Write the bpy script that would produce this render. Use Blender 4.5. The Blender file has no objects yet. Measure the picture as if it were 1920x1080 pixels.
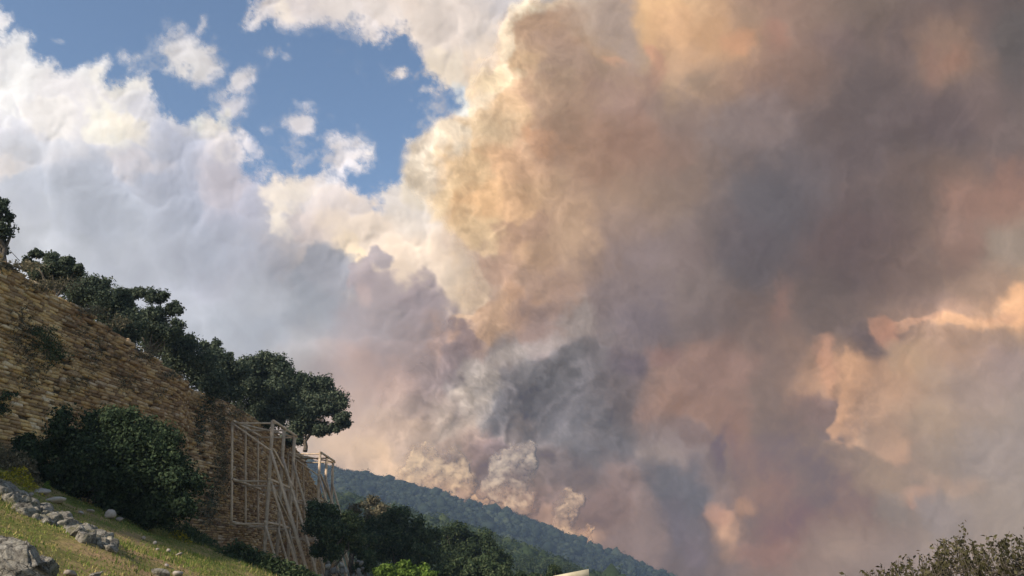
import bpy, math, random
import numpy as np
from mathutils import Vector
sc = bpy.context.scene
COL = sc.collection
R = math.radians
# ------------------------------------------------------------------ camera, sky, sun, exposure
PITCH = 20.0
FPX = 1507.0                       # focal length in pixels of the 1920 px wide photograph
cam_d = bpy.data.cameras.new('camera'); cam = bpy.data.objects.new('camera', cam_d); COL.objects.link(cam)
cam_d.sensor_width = 36.0; cam_d.lens = 36.0*FPX/1920.0
cam_d.clip_start = 0.1; cam_d.clip_end = 20000
cam.location = (0, 0, 0); cam.rotation_euler = (R(90+PITCH), 0, 0)
sc.camera = cam
SUN_EL, SUN_AZ = 30.0, 136.0       # azimuth counted from straight ahead towards the left
world = bpy.data.worlds.new('World'); sc.world = world; world.use_nodes = True
wn = world.node_tree.nodes; wl = world.node_tree.links
sky = wn.new('ShaderNodeTexSky'); sky.sky_type = 'NISHITA'; sky.sun_disc = False
sky.sun_elevation = R(SUN_EL); sky.sun_rotation = R(360-SUN_AZ); sky.air_density = 1.0; sky.dust_density = 0.6; sky.ozone_density = 1.2
wn['Background'].inputs['Strength'].default_value = 0.135
wl.new(sky.outputs[0], wn['Background'].inputs['Color'])
sun_d = bpy.data.lights.new('sun', 'SUN'); sun_d.energy = 4.8; sun_d.angle = R(2.0); sun_d.color = (1.0, 0.93, 0.83)
sun = bpy.data.objects.new('sun', sun_d); COL.objects.link(sun)
SUNV = Vector((-math.sin(R(SUN_AZ))*math.cos(R(SUN_EL)), math.cos(R(SUN_AZ))*math.cos(R(SUN_EL)), math.sin(R(SUN_EL))))
sun.rotation_euler = SUNV.to_track_quat('Z', 'Y').to_euler(); sun.location = (-60, -60, 60)
vs = sc.view_settings; vs.view_transform = 'Standard'; vs.look = 'None'; vs.exposure = 0.3; vs.gamma = 1.0; vs.use_curve_mapping = False
cy = sc.cycles; cy.max_bounces = 6; cy.diffuse_bounces = 3; cy.glossy_bounces = 2; cy.transmission_bounces = 2
cy.volume_bounces = 0; cy.transparent_max_bounces = 12; cy.use_denoising = True; cy.use_adaptive_sampling = True
# ------------------------------------------------------------------ numbers and noise
def _tab(seed):
    return np.random.default_rng(seed).random((256,256))
def vnoise(X,Y,seed):
    T=_tab(seed); xi=np.floor(X).astype(np.int64); yi=np.floor(Y).astype(np.int64)
    fx=X-xi; fy=Y-yi; fx=fx*fx*fx*(fx*(fx*6-15)+10); fy=fy*fy*fy*(fy*(fy*6-15)+10)
    a=xi&255; b=(xi+1)&255; c=yi&255; d=(yi+1)&255
    return (T[c,a]*(1-fx)+T[c,b]*fx)*(1-fy)+(T[d,a]*(1-fx)+T[d,b]*fx)*fy
def fbm(X,Y,sc,seed,oc=5,gain=.5):
    s=0;a=1;t=0
    for k in range(oc):
        ca,sa=np.cos(.6*k+.3),np.sin(.6*k+.3)
        s=s+a*(vnoise((X*ca-Y*sa)/sc*2**k+17.3*k,(X*sa+Y*ca)/sc*2**k+5.1*k,seed+k)-.5); t+=a; a*=gain
    return s/t*2          # about -1..1
def bumps(X,Y,sc,seed):   # rounded heads: 1 at the top of a head, 0 in the creases
    x=X/sc; y=Y/sc; xi=np.floor(x); yi=np.floor(y); best=np.full(X.shape,9.)
    TA=_tab(seed); TB=_tab(seed+91)
    for i in (-1,0,1):
        for j in (-1,0,1):
            a=(xi+i).astype(np.int64)&255; b=(yi+j).astype(np.int64)&255
            d=(xi+i+TA[b,a]-x)**2+(yi+j+TB[b,a]-y)**2
            best=np.minimum(best,d)
    return np.sqrt(np.clip(1-best/1.1,0,1))
def heads(X,Y,sc,seed,K=9.):   # soft rounded cells: offset to the cell's middle and height 0..1
    x=X/sc; y=Y/sc; xi=np.floor(x); yi=np.floor(y); W=0; ox=0; oy=0
    TA=_tab(seed); TB=_tab(seed+91); TC=_tab(seed+17)
    for i in (-1,0,1,2):
        for j in (-1,0,1,2):
            if i==2 or j==2: continue
            a=(xi+i).astype(np.int64)&255; b=(yi+j).astype(np.int64)&255
            dx=xi+i+.15+.7*TA[b,a]-x; dy=yi+j+.15+.7*TB[b,a]-y; d=(dx*dx+dy*dy)*(.75+.6*TC[b,a])
            w=np.exp(-K*d); W=W+w; ox=ox+w*dx; oy=oy+w*dy
    W=W+1e-9
    return ox/W*sc,oy/W*sc,np.clip(1+np.log(W)/K*1.25,-.3,1.05)
def scallop(X,Y,seed,amt=1.,scs=(92,46,23,12),K=7.):
    "cauliflower structure: coordinates gathered towards the heads, and their relief in pixels"
    wx=fbm(X,Y,150,seed+40,5,.6)*50; wy=fbm(X,Y,150,seed+50,5,.6)*50
    U=X+wx; V=Y+wy; gx=0; gy=0; H=0; t=0
    for k,sc in enumerate(scs):
        ox,oy,h=heads(U+gx*.5,V+gy*.5,sc,seed+3*k,K)
        gx=gx+ox*.42; gy=gy+oy*.42; H=H+h*sc*.30*(.85**k)
    return X+gx*amt,Y+gy*amt,H
def billow(X,Y,sc,seed,oc=4,gain=.5):
    wx=fbm(X,Y,sc*1.3,seed+40,3)*sc*.45; wy=fbm(X,Y,sc*1.3,seed+50,3)*sc*.45
    s=0;a=1;t=0
    for k in range(oc):
        s=s+a*bumps(X+wx,Y+wy,sc/2.1**k,seed+3*k); t+=a; a*=gain
    return s/t
def sstep(a,b,x):
    t=np.clip((x-a)/(b-a),0,1); return t*t*(3-2*t)
def poly_sd(X,Y,P):       # signed distance to a polygon, negative inside
    P=np.array(P,float); d=np.full(X.shape,1e9); ins=np.zeros(X.shape,bool)
    for k in range(len(P)):
        x0,y0=P[k-1]; x1,y1=P[k]
        ex,ey=x1-x0,y1-y0
        t=np.clip(((X-x0)*ex+(Y-y0)*ey)/(ex*ex+ey*ey+1e-9),0,1)
        d=np.minimum(d,(X-x0-t*ex)**2+(Y-y0-t*ey)**2)
        c=(y0>Y)!=(y1>Y)
        ins^=c&(X<(x1-x0)*(Y-y0)/(y1-y0+1e-9)+x0)
    d=np.sqrt(d); return np.where(ins,-d,d)
def S(*c): 
    c=np.array(c,float)/255; return np.where(c<.04045,c/12.92,((c+.055)/1.055)**2.4)
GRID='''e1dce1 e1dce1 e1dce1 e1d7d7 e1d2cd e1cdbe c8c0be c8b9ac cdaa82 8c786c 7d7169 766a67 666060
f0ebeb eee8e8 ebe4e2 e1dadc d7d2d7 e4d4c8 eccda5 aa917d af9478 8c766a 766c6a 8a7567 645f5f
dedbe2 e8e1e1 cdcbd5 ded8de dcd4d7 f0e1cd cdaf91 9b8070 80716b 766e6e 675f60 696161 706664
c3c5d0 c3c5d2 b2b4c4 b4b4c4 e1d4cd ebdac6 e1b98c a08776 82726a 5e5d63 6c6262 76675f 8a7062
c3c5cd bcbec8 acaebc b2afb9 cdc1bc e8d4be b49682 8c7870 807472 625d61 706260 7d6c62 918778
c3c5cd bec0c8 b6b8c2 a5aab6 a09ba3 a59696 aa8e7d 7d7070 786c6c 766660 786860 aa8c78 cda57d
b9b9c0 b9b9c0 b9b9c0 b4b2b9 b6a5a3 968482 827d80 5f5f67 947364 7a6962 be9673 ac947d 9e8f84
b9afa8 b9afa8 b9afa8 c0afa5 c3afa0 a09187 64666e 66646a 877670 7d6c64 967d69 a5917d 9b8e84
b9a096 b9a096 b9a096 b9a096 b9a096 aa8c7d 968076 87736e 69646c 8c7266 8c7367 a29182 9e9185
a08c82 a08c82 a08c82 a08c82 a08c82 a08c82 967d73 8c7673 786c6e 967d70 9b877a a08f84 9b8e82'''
# soft patches with light, shade and amber glow painted in: x, y, rx, ry, turn, colour, strength, edge softness
PATCH=[
# left cumulus
(60,75,70,45,0,'f2eeee',.8,.5),(150,125,90,30,10,'f3efef',.8,.5),(30,170,60,50,0,'fdf8f4',.9,.6),(120,185,110,50,10,'ece4e4',.6,.7),
(235,155,70,35,20,'f8f0e8',.9,.4),(190,225,35,60,-30,'fdf4e4',.8,.6),(230,250,60,18,35,'f8ead6',.7,.7),(95,225,50,25,30,'f8efe8',.7,.6),(265,200,55,60,0,'d6d3da',.7,.7),
(310,205,55,28,35,'ece6e4',.8,.4),(385,222,45,25,25,'f3efe4',.9,.4),(405,255,28,60,-25,'ece0d8',.7,.6),(325,270,80,60,20,'b9bbcb',.8,.8),
(445,275,25,55,-35,'e4dada',.8,.5),(20,310,40,30,0,'ecdfd8',.8,.7),(250,310,55,22,25,'dcd2d4',.7,.8),(60,270,90,20,10,'d4d4dc',.6,.8),
(200,400,220,60,20,'bcc0cc',.6,.9),(380,420,150,70,35,'acb0c0',.7,.9),(440,380,60,60,0,'b4b2c2',.6,.9),(420,350,50,60,-20,'d6c9cc',.5,.9),
(60,440,160,60,20,'c8c9d0',.6,.9),(300,560,160,60,35,'bcbec8',.6,.9),(480,600,90,60,30,'b0b2bc',.5,.9),
(0,20,30,30,0,'e8e4e8',.8,.4),
# middle bank
(560,345,60,30,20,'ecdcd0',.8,.5),(545,375,35,40,0,'f2e2d2',.8,.5),(530,425,14,26,-10,'f6e6d4',.8,.7),(530,400,18,18,0,'f2e2d2',.7,.7),(620,400,70,60,10,'dccdc8',.7,.8),
(680,350,60,40,20,'e0d6d6',.7,.7),(640,330,50,25,0,'e0dade',.7,.6),(760,370,70,30,20,'e6dcd4',.8,.6),(790,420,60,50,0,'e8dacc',.8,.7),(600,450,60,40,0,'d8c6c0',.7,.7),
(700,450,90,50,10,'efd9c2',.8,.7),(665,490,25,40,-30,'fae0bd',.9,.6),(690,500,12,25,-20,'ffe4bd',.9,.6),(740,510,40,30,0,'f0d6bc',.7,.6),(800,500,70,60,0,'ecd4ba',.8,.7),
(850,560,35,60,20,'f0d6b8',.8,.6),(880,530,30,50,0,'e4c8a8',.7,.7),
# grey-violet heads
(590,545,75,65,0,'9da0ab',.95,.55),(620,520,55,40,20,'a2a2ac',.9,.4),(560,600,80,60,10,'a2a5ae',.8,.8),(510,560,50,50,0,'b4b4bc',.6,.8),(690,530,28,26,0,'a79ca2',.9,.35),(730,505,18,18,0,'a89ea4',.9,.35),(720,550,45,35,0,'ac9ea2',.8,.5),
(790,560,50,45,0,'ad9ca0',.9,.45),(800,600,65,60,0,'a6979a',.9,.6),(700,610,70,50,0,'a89c9f',.8,.8),(690,560,15,25,0,'c4aca8',.5,.8),(760,650,80,50,0,'a4918f',.7,.8),
(640,700,70,60,30,'b8a5a3',.6,.9),(700,690,80,30,20,'bc9f97',.6,.9),(815,640,20,50,0,'b89888',.7,.8),
(880,620,42,32,0,'95807f',.95,.4),(850,650,50,50,0,'8e7d80',.85,.6),(850,622,22,10,-20,'c8a48e',.6,.9),(880,590,28,12,-20,'e8c4a2',.9,.6),
(860,700,70,50,-20,'837a80',.8,.8),(800,700,40,50,0,'98888a',.6,.8),
(560,690,60,80,0,'c3bbb8',.5,.9),(640,780,50,60,0,'c3a99d',.7,.9),(700,820,70,50,0,'c9aa93',.8,.8),(640,850,50,40,0,'d2b59c',.7,.8),(740,770,60,40,20,'ad988f',.7,.8),
# upper middle cloud
(820,60,70,70,0,'e4d4c8',.8,.7),(840,140,50,35,0,'f2e0c8',.9,.5),(900,60,60,60,0,'d2c8c2',.7,.8),(870,40,50,30,0,'e8d8cc',.6,.8),(930,20,40,40,0,'c0bcc0',.7,.8),(905,110,30,30,0,'e0cfbe',.7,.7),
(740,20,50,30,20,'ded2cc',.6,.8),(640,20,60,20,40,'e8dad2',.7,.7),(560,25,30,30,0,'f0e0d2',.8,.5),(700,60,40,20,45,'ecdfdc',.7,.6),
# plume: lit left flank
(990,30,30,45,20,'faecd0',.95,.5),(1040,15,60,12,0,'e8cfb0',.8,.6),(955,90,18,40,0,'f5e2c4',.9,.6),(965,128,40,9,-8,'fff6d8',1,.5),(930,150,45,20,-20,'f6dfb8',.9,.6),(895,190,35,25,-20,'f2e0c4',.9,.6),
(870,175,20,25,0,'dce4e8',.8,.6),(1040,60,75,45,0,'bd9b80',.95,.4),(1080,40,40,30,0,'ae9078',.7,.6),(1115,65,30,25,0,'ac9178',.8,.5),(1000,80,40,22,0,'c4a386',.6,.7),
(1060,110,60,40,20,'a98e7e',.8,.7),(1000,110,35,20,-10,'d8b48c',.7,.7),(1140,105,40,20,10,'b89a7e',.7,.6),(1150,115,25,8,-10,'d0a284',.7,.6),(1120,30,70,40,20,'c2ac9c',.7,.8),(1180,60,50,60,0,'ae9c94',.8,.8),
(1000,180,50,50,0,'cba583',.8,.7),(1060,180,60,50,0,'b0917c',.8,.8),(960,210,50,40,0,'e4bf94',.9,.7),(1010,255,45,18,15,'d9a376',.9,.6),(900,250,60,45,-20,'ecd0a8',.9,.6),
(850,260,35,30,-30,'f4e4cc',.9,.5),(800,300,35,35,-20,'f5e8d4',.95,.5),(880,320,70,50,0,'ecc896',.9,.7),(940,300,50,50,0,'ddb084',.8,.8),(790,350,40,25,20,'ecdcc4',.8,.6),
(850,360,35,40,20,'eacda0',.8,.7),(920,370,50,50,0,'e6b984',.9,.7),(970,380,40,40,0,'dfb387',.8,.8),(900,430,40,50,20,'e6c698',.8,.6),(1000,290,45,60,10,'c49c7c',.7,.8),
(1090,270,80,60,30,'a1806a',.7,.9),(1060,400,60,60,20,'bd9c80',.8,.8),(960,440,35,30,0,'b8947a',.8,.6),(1000,420,30,30,0,'ad8d78',.8,.6),(1070,450,40,60,10,'bfa084',.8,.8),(1010,480,30,30,0,'b8977a',.8,.7),
(930,500,35,40,0,'b5947f',.8,.6),(975,470,20,25,0,'c8a380',.7,.7),(1030,540,50,40,0,'a08474',.7,.8),(960,560,30,50,0,'c19a7c',.8,.7),(930,580,30,40,0,'c9a482',.7,.7),(1000,600,50,40,0,'958180',.7,.8),
# top amber streak
(1240,30,45,60,25,'e2b884',.95,.7),(1280,60,60,45,30,'d6ab80',.9,.8),(1340,50,60,50,35,'b8946f',.8,.9),(1230,90,20,15,30,'dba284',.8,.6),(1380,65,20,20,0,'bd9270',.8,.7),(1290,110,70,40,10,'b0937a',.7,.9),
(1240,120,20,40,20,'ab8472',.6,.8),(1400,20,40,30,0,'93806f',.6,.9),
# body
(1180,180,70,50,0,'9c807a',.7,.9),(1200,250,80,60,0,'9a7a6c',.6,.9),(1280,210,70,60,0,'837470',.7,.9),(1330,140,30,30,0,'7c716a',.5,.9),(1400,230,80,60,-30,'877c7c',.8,.8),(1360,250,60,40,0,'827878',.7,.8),
(1440,50,30,40,0,'9d7868',.5,.8),(1560,80,60,40,0,'7c6e6e',.6,.9),(1500,120,50,40,0,'807068',.5,.9),
(1690,90,25,60,0,'706666',.7,.8),(1780,75,60,50,30,'8c7768',.7,1),(1785,115,34,28,-30,'997866',.7,1),(1740,130,20,50,10,'8a7064',.7,.8),(1850,60,30,50,0,'6d6463',.7,.8),(1900,80,40,60,0,'605e5e',.8,.8),
(1620,190,60,60,0,'6a6263',.8,.9),(1540,240,50,50,20,'685f5f',.7,.8),(1600,290,70,40,0,'645c5e',.8,.8),(1750,230,80,50,0,'695f61',.8,.9),(1850,200,60,40,30,'776a68',.6,.9),(1900,330,40,50,0,'8e7265',.8,.8),(1800,330,60,40,0,'7a695f',.6,.9),
(1440,370,100,110,20,'66646b',.7,1),(1400,450,70,70,20,'625c62',.9,.8),(1420,500,50,40,0,'635d61',.8,.8),(1430,370,60,60,0,'606067',.5,1),(1330,420,50,60,20,'746a6a',.6,.9),(1290,480,60,50,0,'817374',.7,.9),(1200,480,60,50,0,'877a7e',.7,.9),
(1180,420,60,40,0,'93807a',.6,.9),(1160,560,60,60,0,'807478',.7,.9),(1230,560,40,50,0,'7a6e70',.7,.9),(1200,610,50,50,0,'706872',.7,.9),(1290,600,50,40,30,'796c6c',.5,.9),
(1600,460,90,80,0,'70605f',.8,.9),(1560,560,80,70,0,'746660',.8,.9),(1640,640,50,40,20,'716260',.9,.6),(1680,500,60,60,0,'7a685f',.6,.9),(1480,570,25,60,20,'8c6e63',.6,.8),
(1830,380,70,50,10,'95786a',.8,.9),(1790,450,50,60,0,'8e7468',.7,.9),(1880,480,50,50,0,'8b8074',.8,.9),(1820,540,70,40,0,'95806f',.7,.9),(1740,560,50,30,0,'85726a',.7,.9),
# right amber bands
(1890,575,40,25,-30,'eeb984',.95,.55),(1910,600,40,30,0,'e8b27e',.9,.6),(1860,605,60,14,-15,'d4a47c',.9,.6),(1800,615,70,14,0,'d9ab80',.95,.5),(1720,605,60,8,-5,'c49a7c',.8,.6),(1660,620,22,25,0,'bb8b70',.9,.6),(1650,600,12,22,10,'b0856c',.8,.6),
(1780,660,120,35,0,'b9997f',.8,.8),(1870,690,60,50,0,'a6918c',.7,.9),(1700,680,50,40,0,'b39676',.8,.8),(1820,740,80,50,0,'a79489',.7,.9),
(1550,670,20,45,10,'bd8f72',.8,.7),(1560,700,22,50,-10,'c49472',.8,.7),(1590,690,20,40,-10,'dcaa7c',.9,.7),(1600,750,30,60,10,'dba87a',.9,.7),(1650,740,50,60,0,'c49c78',.8,.9),
(1560,775,42,45,0,'7d6a65',.95,.5),(1530,760,40,40,0,'866e66',.7,.7),(1590,800,12,50,10,'d6a67a',.8,.6),(1600,830,30,18,20,'cda27a',.7,.7),(1665,845,26,30,0,'d4a680',.7,1),(1650,820,50,40,0,'c29e7c',.6,.9),(1640,900,60,40,10,'ad9478',.6,.9),
(1730,780,50,40,0,'b29a80',.6,.9),(1718,928,38,20,-20,'d2a684',.75,.8),(1700,945,12,10,0,'dca688',.6,.9),(1780,905,80,18,15,'b89b82',.7,.8),(1770,960,70,40,20,'988c86',.8,.6),(1740,950,40,20,20,'9d908a',.7,.5),(1660,960,50,40,20,'92857a',.8,.8),(1860,860,80,60,0,'998c84',.7,.9),
(1450,780,70,110,0,'7d6c64',.9,.9),(1480,900,60,90,0,'7b6963',.8,.9),(1530,870,40,90,10,'79685f',.8,.8),(1440,920,50,50,0,'937264',.7,.9),(1410,840,30,70,0,'8c7061',.6,.9),(1360,1000,24,44,0,'bf9678',.6,1),(1364,985,13,28,0,'d4a684',.65,.9),(1345,960,25,20,30,'bc8c74',.7,.7),(1390,950,18,20,0,'b0886c',.7,.7),
(1480,1000,60,40,0,'88675f',.8,.9),(1440,1040,60,30,10,'a57c6c',.7,.8),(1580,1020,80,40,0,'a08a7a',.7,.9),
(1250,700,50,60,20,'967a6e',.6,1),(1240,740,40,40,0,'9c7c6c',.8,.7),(1320,720,70,60,10,'907468',.8,.9),(1330,690,90,40,0,'90756c',.8,.9),(1380,800,50,60,20,'8c6e62',.7,.9),(1240,655,30,20,0,'8c6c68',.6,.9),
# slate core
(1060,720,80,60,-20,'706c70',.75,1),(1000,760,80,70,0,'6e6b72',.75,1),(1100,660,60,50,0,'6e6a6e',.7,1),(1140,700,60,70,0,'6e696e',.7,1),(1190,760,70,70,0,'74696a',.6,1),(1080,830,100,60,0,'716d71',.7,1),(970,820,80,50,0,'6e6a6e',.8,1),(1160,860,80,50,0,'706c72',.7,1),(1190,900,60,40,20,'6c6a70',.5,1),
(1050,770,34,44,0,'7c787e',.8,.9),(1090,720,26,50,15,'767278',.6,.9),(1130,820,40,30,0,'7c767a',.6,.9),(1010,700,40,30,0,'6c6c72',.7,.8),(1180,680,30,40,0,'655b66',.8,.8),(930,790,40,60,0,'6c6a70',.8,.8),
# pale grey puffs
(1010,650,45,30,0,'9b8f92',.9,.6),(960,660,40,30,0,'9a9292',.8,.7),(900,690,40,30,0,'a59c98',.9,.6),(940,640,30,30,0,'8f888a',.7,.7),(880,740,45,30,-20,'a29a92',.9,.6),(850,780,45,35,-10,'a79b92',.9,.6),(850,720,30,30,0,'928a8a',.7,.8),(910,750,30,30,0,'8e8a8a',.7,.7),(1060,660,40,50,-10,'7c7a80',.6,.8),
(1070,600,40,40,0,'8a8080',.6,.8),
(790,840,55,45,-20,'c4ac9c',.8,.9),(850,790,50,45,-30,'b6a498',.8,.8),(880,745,36,30,-30,'aea198',.8,.6),(915,700,34,30,-20,'aca29c',.8,.6),(960,665,36,26,-20,'a69c98',.85,.6),(1015,640,40,26,-10,'a89c9a',.85,.6),(1065,600,40,34,-20,'988e8c',.7,.8),(905,780,26,40,10,'9a9290',.6,.7),(990,700,24,34,10,'8e8a8e',.6,.7),(1040,690,22,40,0,'85838a',.5,.7),
(700,800,80,70,0,'d0b5a2',.7,1),(660,850,70,40,10,'dcbda2',.75,.9),(720,860,50,26,20,'dcbd9e',.7,.9),(640,760,60,60,0,'cab0a6',.6,1),(700,720,70,40,20,'c4a79c',.6,1),
(760,884,46,20,20,'e0bd9b',.8,.9),(830,912,46,20,25,'dcb592',.8,.9),(900,935,40,20,20,'cca68a',.7,.9),(960,955,40,22,25,'caa286',.7,.9),(1040,985,40,22,25,'c29c82',.7,.9),(1100,1006,30,18,20,'deb088',.8,.9),(980,850,60,40,0,'9a8a86',.5,1),  # glow along the ridge line, painted as colour
# lower right slate lobe
(1290,835,80,55,10,'8a7c7c',.9,.7),(1240,850,40,25,0,'918380',.8,.7),(1310,800,60,22,25,'7c6a68',.9,.5),(1355,850,14,60,10,'6f6160',.9,.6),(1320,880,40,40,0,'7a7074',.8,.7),(1260,920,55,50,0,'6a6870',.95,.8),(1300,920,40,50,10,'6a6870',.9,.7),(1260,990,35,60,0,'6c656e',.9,.8),(1290,1040,30,40,0,'7c7078',.8,.8),(1340,920,20,60,0,'8c7870',.5,.8),
(1230,780,30,30,0,'99796c',.5,.9),
# base, pinkish
(1170,930,50,60,0,'8f7872',.8,.9),(1130,970,60,50,0,'8c736e',.7,.9),(1210,990,30,60,0,'907c78',.7,.9),(1180,1030,60,40,0,'96817c',.7,.9),(1060,900,50,30,0,'7f7172',.6,.9),(1020,960,40,40,0,'97786c',.7,.9),(900,860,50,40,0,'917a76',.8,.8),(960,880,40,30,0,'85767a',.8,.8),(800,760,60,30,0,'a0908c',.6,.9),(860,830,60,30,-20,'a89084',.7,.8),
]
HOLE=[(-400,-400),(-400,-40),(-100,10),(0,22),(16,32),(8,56),(45,60),(60,75),(62,90),(95,97),(120,115),(150,96),(200,105),(215,120),(208,140),(240,140),(280,138),(298,160),(320,187),(345,213),(370,206),(400,212),(425,230),(450,262),(470,292),(482,305),(510,320),(545,312),(590,322),(640,305),(690,345),(712,352),(740,330),(760,300),(775,268),(800,262),(830,235),(862,213),(880,207),(860,190),(858,172),(835,165),(800,172),(775,150),(768,120),(760,95),(750,75),(700,82),(670,60),(640,42),(600,40),(580,50),(550,52),(530,40),(470,60),(448,45),(470,20),(495,-5),(470,-60),(560,-150),(500,-400)]
# small clouds inside the blue: x,y,rx,ry,turn,strength
ISL=[(355,115,60,42,15,1.25),(330,60,26,20,0,.75),(378,55,12,22,0,.75),(445,155,40,20,-35,1.0),(430,205,30,20,-30,.95),(570,232,32,20,10,1.05),(585,205,40,22,0,.7),(640,268,48,20,10,.95),(600,290,70,25,20,.72),(660,300,40,30,0,.9),(575,275,20,16,0,.5),(245,110,25,22,20,.7),(520,100,40,10,10,.65),(753,138,20,20,0,.9),(825,225,45,45,0,.55),(105,80,12,6,0,.7),(500,245,16,10,30,.65),(465,265,14,40,-25,.9),(540,90,12,12,0,.6),(400,180,40,26,50,.62),(450,215,40,14,60,.6)]
ISL+= [(610,270,95,50,15,.38),(835,230,60,55,0,.42),(430,140,90,70,10,.3),(700,120,120,30,20,.2),(548,20,34,34,0,1.1),(650,20,60,36,30,1.1)]
SMOKE=[(1120,-400),(1075,-60),(1055,0),(1010,12),(972,25),(948,50),(940,100),(915,120),(895,150),(884,190),(866,214),(830,232),(800,262),(775,280),(757,320),(785,362),(850,400),(880,450),(905,480),(900,540),(850,590),(820,640),(780,680),(740,720),(700,780),(650,860),(600,920),(560,1250),(2500,1250),(2500,-400)]
def hexc(h): return S(int(h[:2],16),int(h[2:4],16),int(h[4:],16))
def colour(PX,PY):  # lit and shaded sides of the billows are painted into this colour
    "linear colour of smoke and cloud over the bearing grid"
    q=.0
    w1x=fbm(PX,PY,170,3,5,.6); w1y=fbm(PX,PY,170,13,5,.6)
    GXs,GYs,_=scallop(PX,PY,1500,.35+.45*crisp(PX,PY))
    k2=.35+.65*crisp(PX,PY); w2x=fbm(PX,PY,64,1701,5,.62)*k2; w2y=fbm(PX,PY,64,1711,5,.62)*k2
    X=GXs+w1x*34+w2x*22; Y=GYs+w1y*34+w2y*22
    G=np.array([[hexc(c) for c in r.split()] for r in GRID.split('\n')])
    gx=np.clip((X+w1x*30)/160,0,11.999); gy=np.clip((Y+w1y*30)/120,0,8.999); i=gx.astype(int); j=gy.astype(int); fx=sstep(0,1,gx-i)[...,None]; fy=sstep(0,1,gy-j)[...,None]
    C=(G[j,i]*(1-fx)+G[j,i+1]*fx)*(1-fy)+(G[j+1,i]*(1-fx)+G[j+1,i+1]*fx)*fy
    n=fbm(PX,PY,60,23,5,.6)+fbm(PX,PY,26,27,4,.6)*.9
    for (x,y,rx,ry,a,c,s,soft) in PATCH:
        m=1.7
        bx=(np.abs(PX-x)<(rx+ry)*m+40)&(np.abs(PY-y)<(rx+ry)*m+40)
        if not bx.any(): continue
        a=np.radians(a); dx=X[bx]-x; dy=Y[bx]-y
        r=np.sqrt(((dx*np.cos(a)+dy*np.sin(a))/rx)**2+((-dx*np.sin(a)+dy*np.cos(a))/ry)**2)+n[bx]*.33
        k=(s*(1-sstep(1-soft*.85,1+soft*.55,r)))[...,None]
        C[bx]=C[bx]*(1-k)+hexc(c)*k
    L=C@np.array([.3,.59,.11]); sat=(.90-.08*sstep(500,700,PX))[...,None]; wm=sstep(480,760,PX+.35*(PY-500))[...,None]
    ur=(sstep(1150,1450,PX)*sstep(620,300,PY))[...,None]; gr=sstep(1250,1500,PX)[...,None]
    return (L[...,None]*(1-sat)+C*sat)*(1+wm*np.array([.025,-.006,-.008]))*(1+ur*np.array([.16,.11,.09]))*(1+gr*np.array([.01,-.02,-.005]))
def cover(PX,PY):
    "0 clear sky .. 1 cloud"
    n=fbm(PX,PY,90,31,6,.62); n2=fbm(PX,PY,30,37,5,.65)
    sd=poly_sd(PX,PY,HOLE)
    n3=fbm(PX*.9+PY*.4,PY*.9-PX*.4,44,38,6,.72)
    a=sstep(-10,26,sd+n*32+n3*38-3)
    for (x,y,rx,ry,t,s) in ISL:
        t=np.radians(t); dx=PX-x+n*14; dy=PY-y+n2*10
        r=np.sqrt(((dx*np.cos(t)+dy*np.sin(t))/rx)**2+((-dx*np.sin(t)+dy*np.cos(t))/ry)**2)
        v=s*np.exp(-r*r*.75)+ (n*.3+n3*.95)*np.exp(-r*r*.3)
        a=np.maximum(a,sstep(.2,1.05,v)*min(1,s))
    return a
def plume(PX,PY):
    n=fbm(PX,PY,110,51,6,.6)
    sd=-poly_sd(PX,PY,SMOKE)
    b=billow(PX,PY,90,60,3)
    soft=np.where(PY<380,10,10+ (PY-380)*.25).clip(10,70)
    return sstep(-1,1,(sd+n*22+(b-.5)*18)/soft),sd
def crisp(X, Y):     # where the billows are sharply modelled rather than veiled
    fl = sstep(1180, 860, X)*sstep(700, 330, Y); co = np.exp(-((X-930)/180)**2-((Y-740)/150)**2); b=.6*np.exp(-((X-950)/260)**2-((Y-930)/90)**2)
    r=np.exp(-((X-1590)/60)**2-((Y-740)/120)**2)+np.exp(-((X-1800)/140)**2-((Y-610)/40)**2)
    return np.clip(fl+co+b+.6*r, 0, 1)
def rel_smoke(X, Y):
    c=crisp(X,Y); k=.1+.9*c
    _,_,H=scallop(X,Y,1500,1,(92,46),3.2); _,_,H2=scallop(X,Y,1700,1,(240,),3.)
    return 40*fbm(X, Y, 420, 801, 2)+k*H*.42+(.3+.3*k)*H2*.35+80*np.exp(-((X-1350)/520)**2)
def rel_cloud(X, Y):
    k = .05+.95*sstep(430, 230, Y-.45*(np.minimum(X,900)-100))
    _,_,H=scallop(X,Y,1500,1,(92,46,23),3.6)
    return 30*fbm(X, Y, 330, 901, 2)+k*H*.42
HM=1.88
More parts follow.
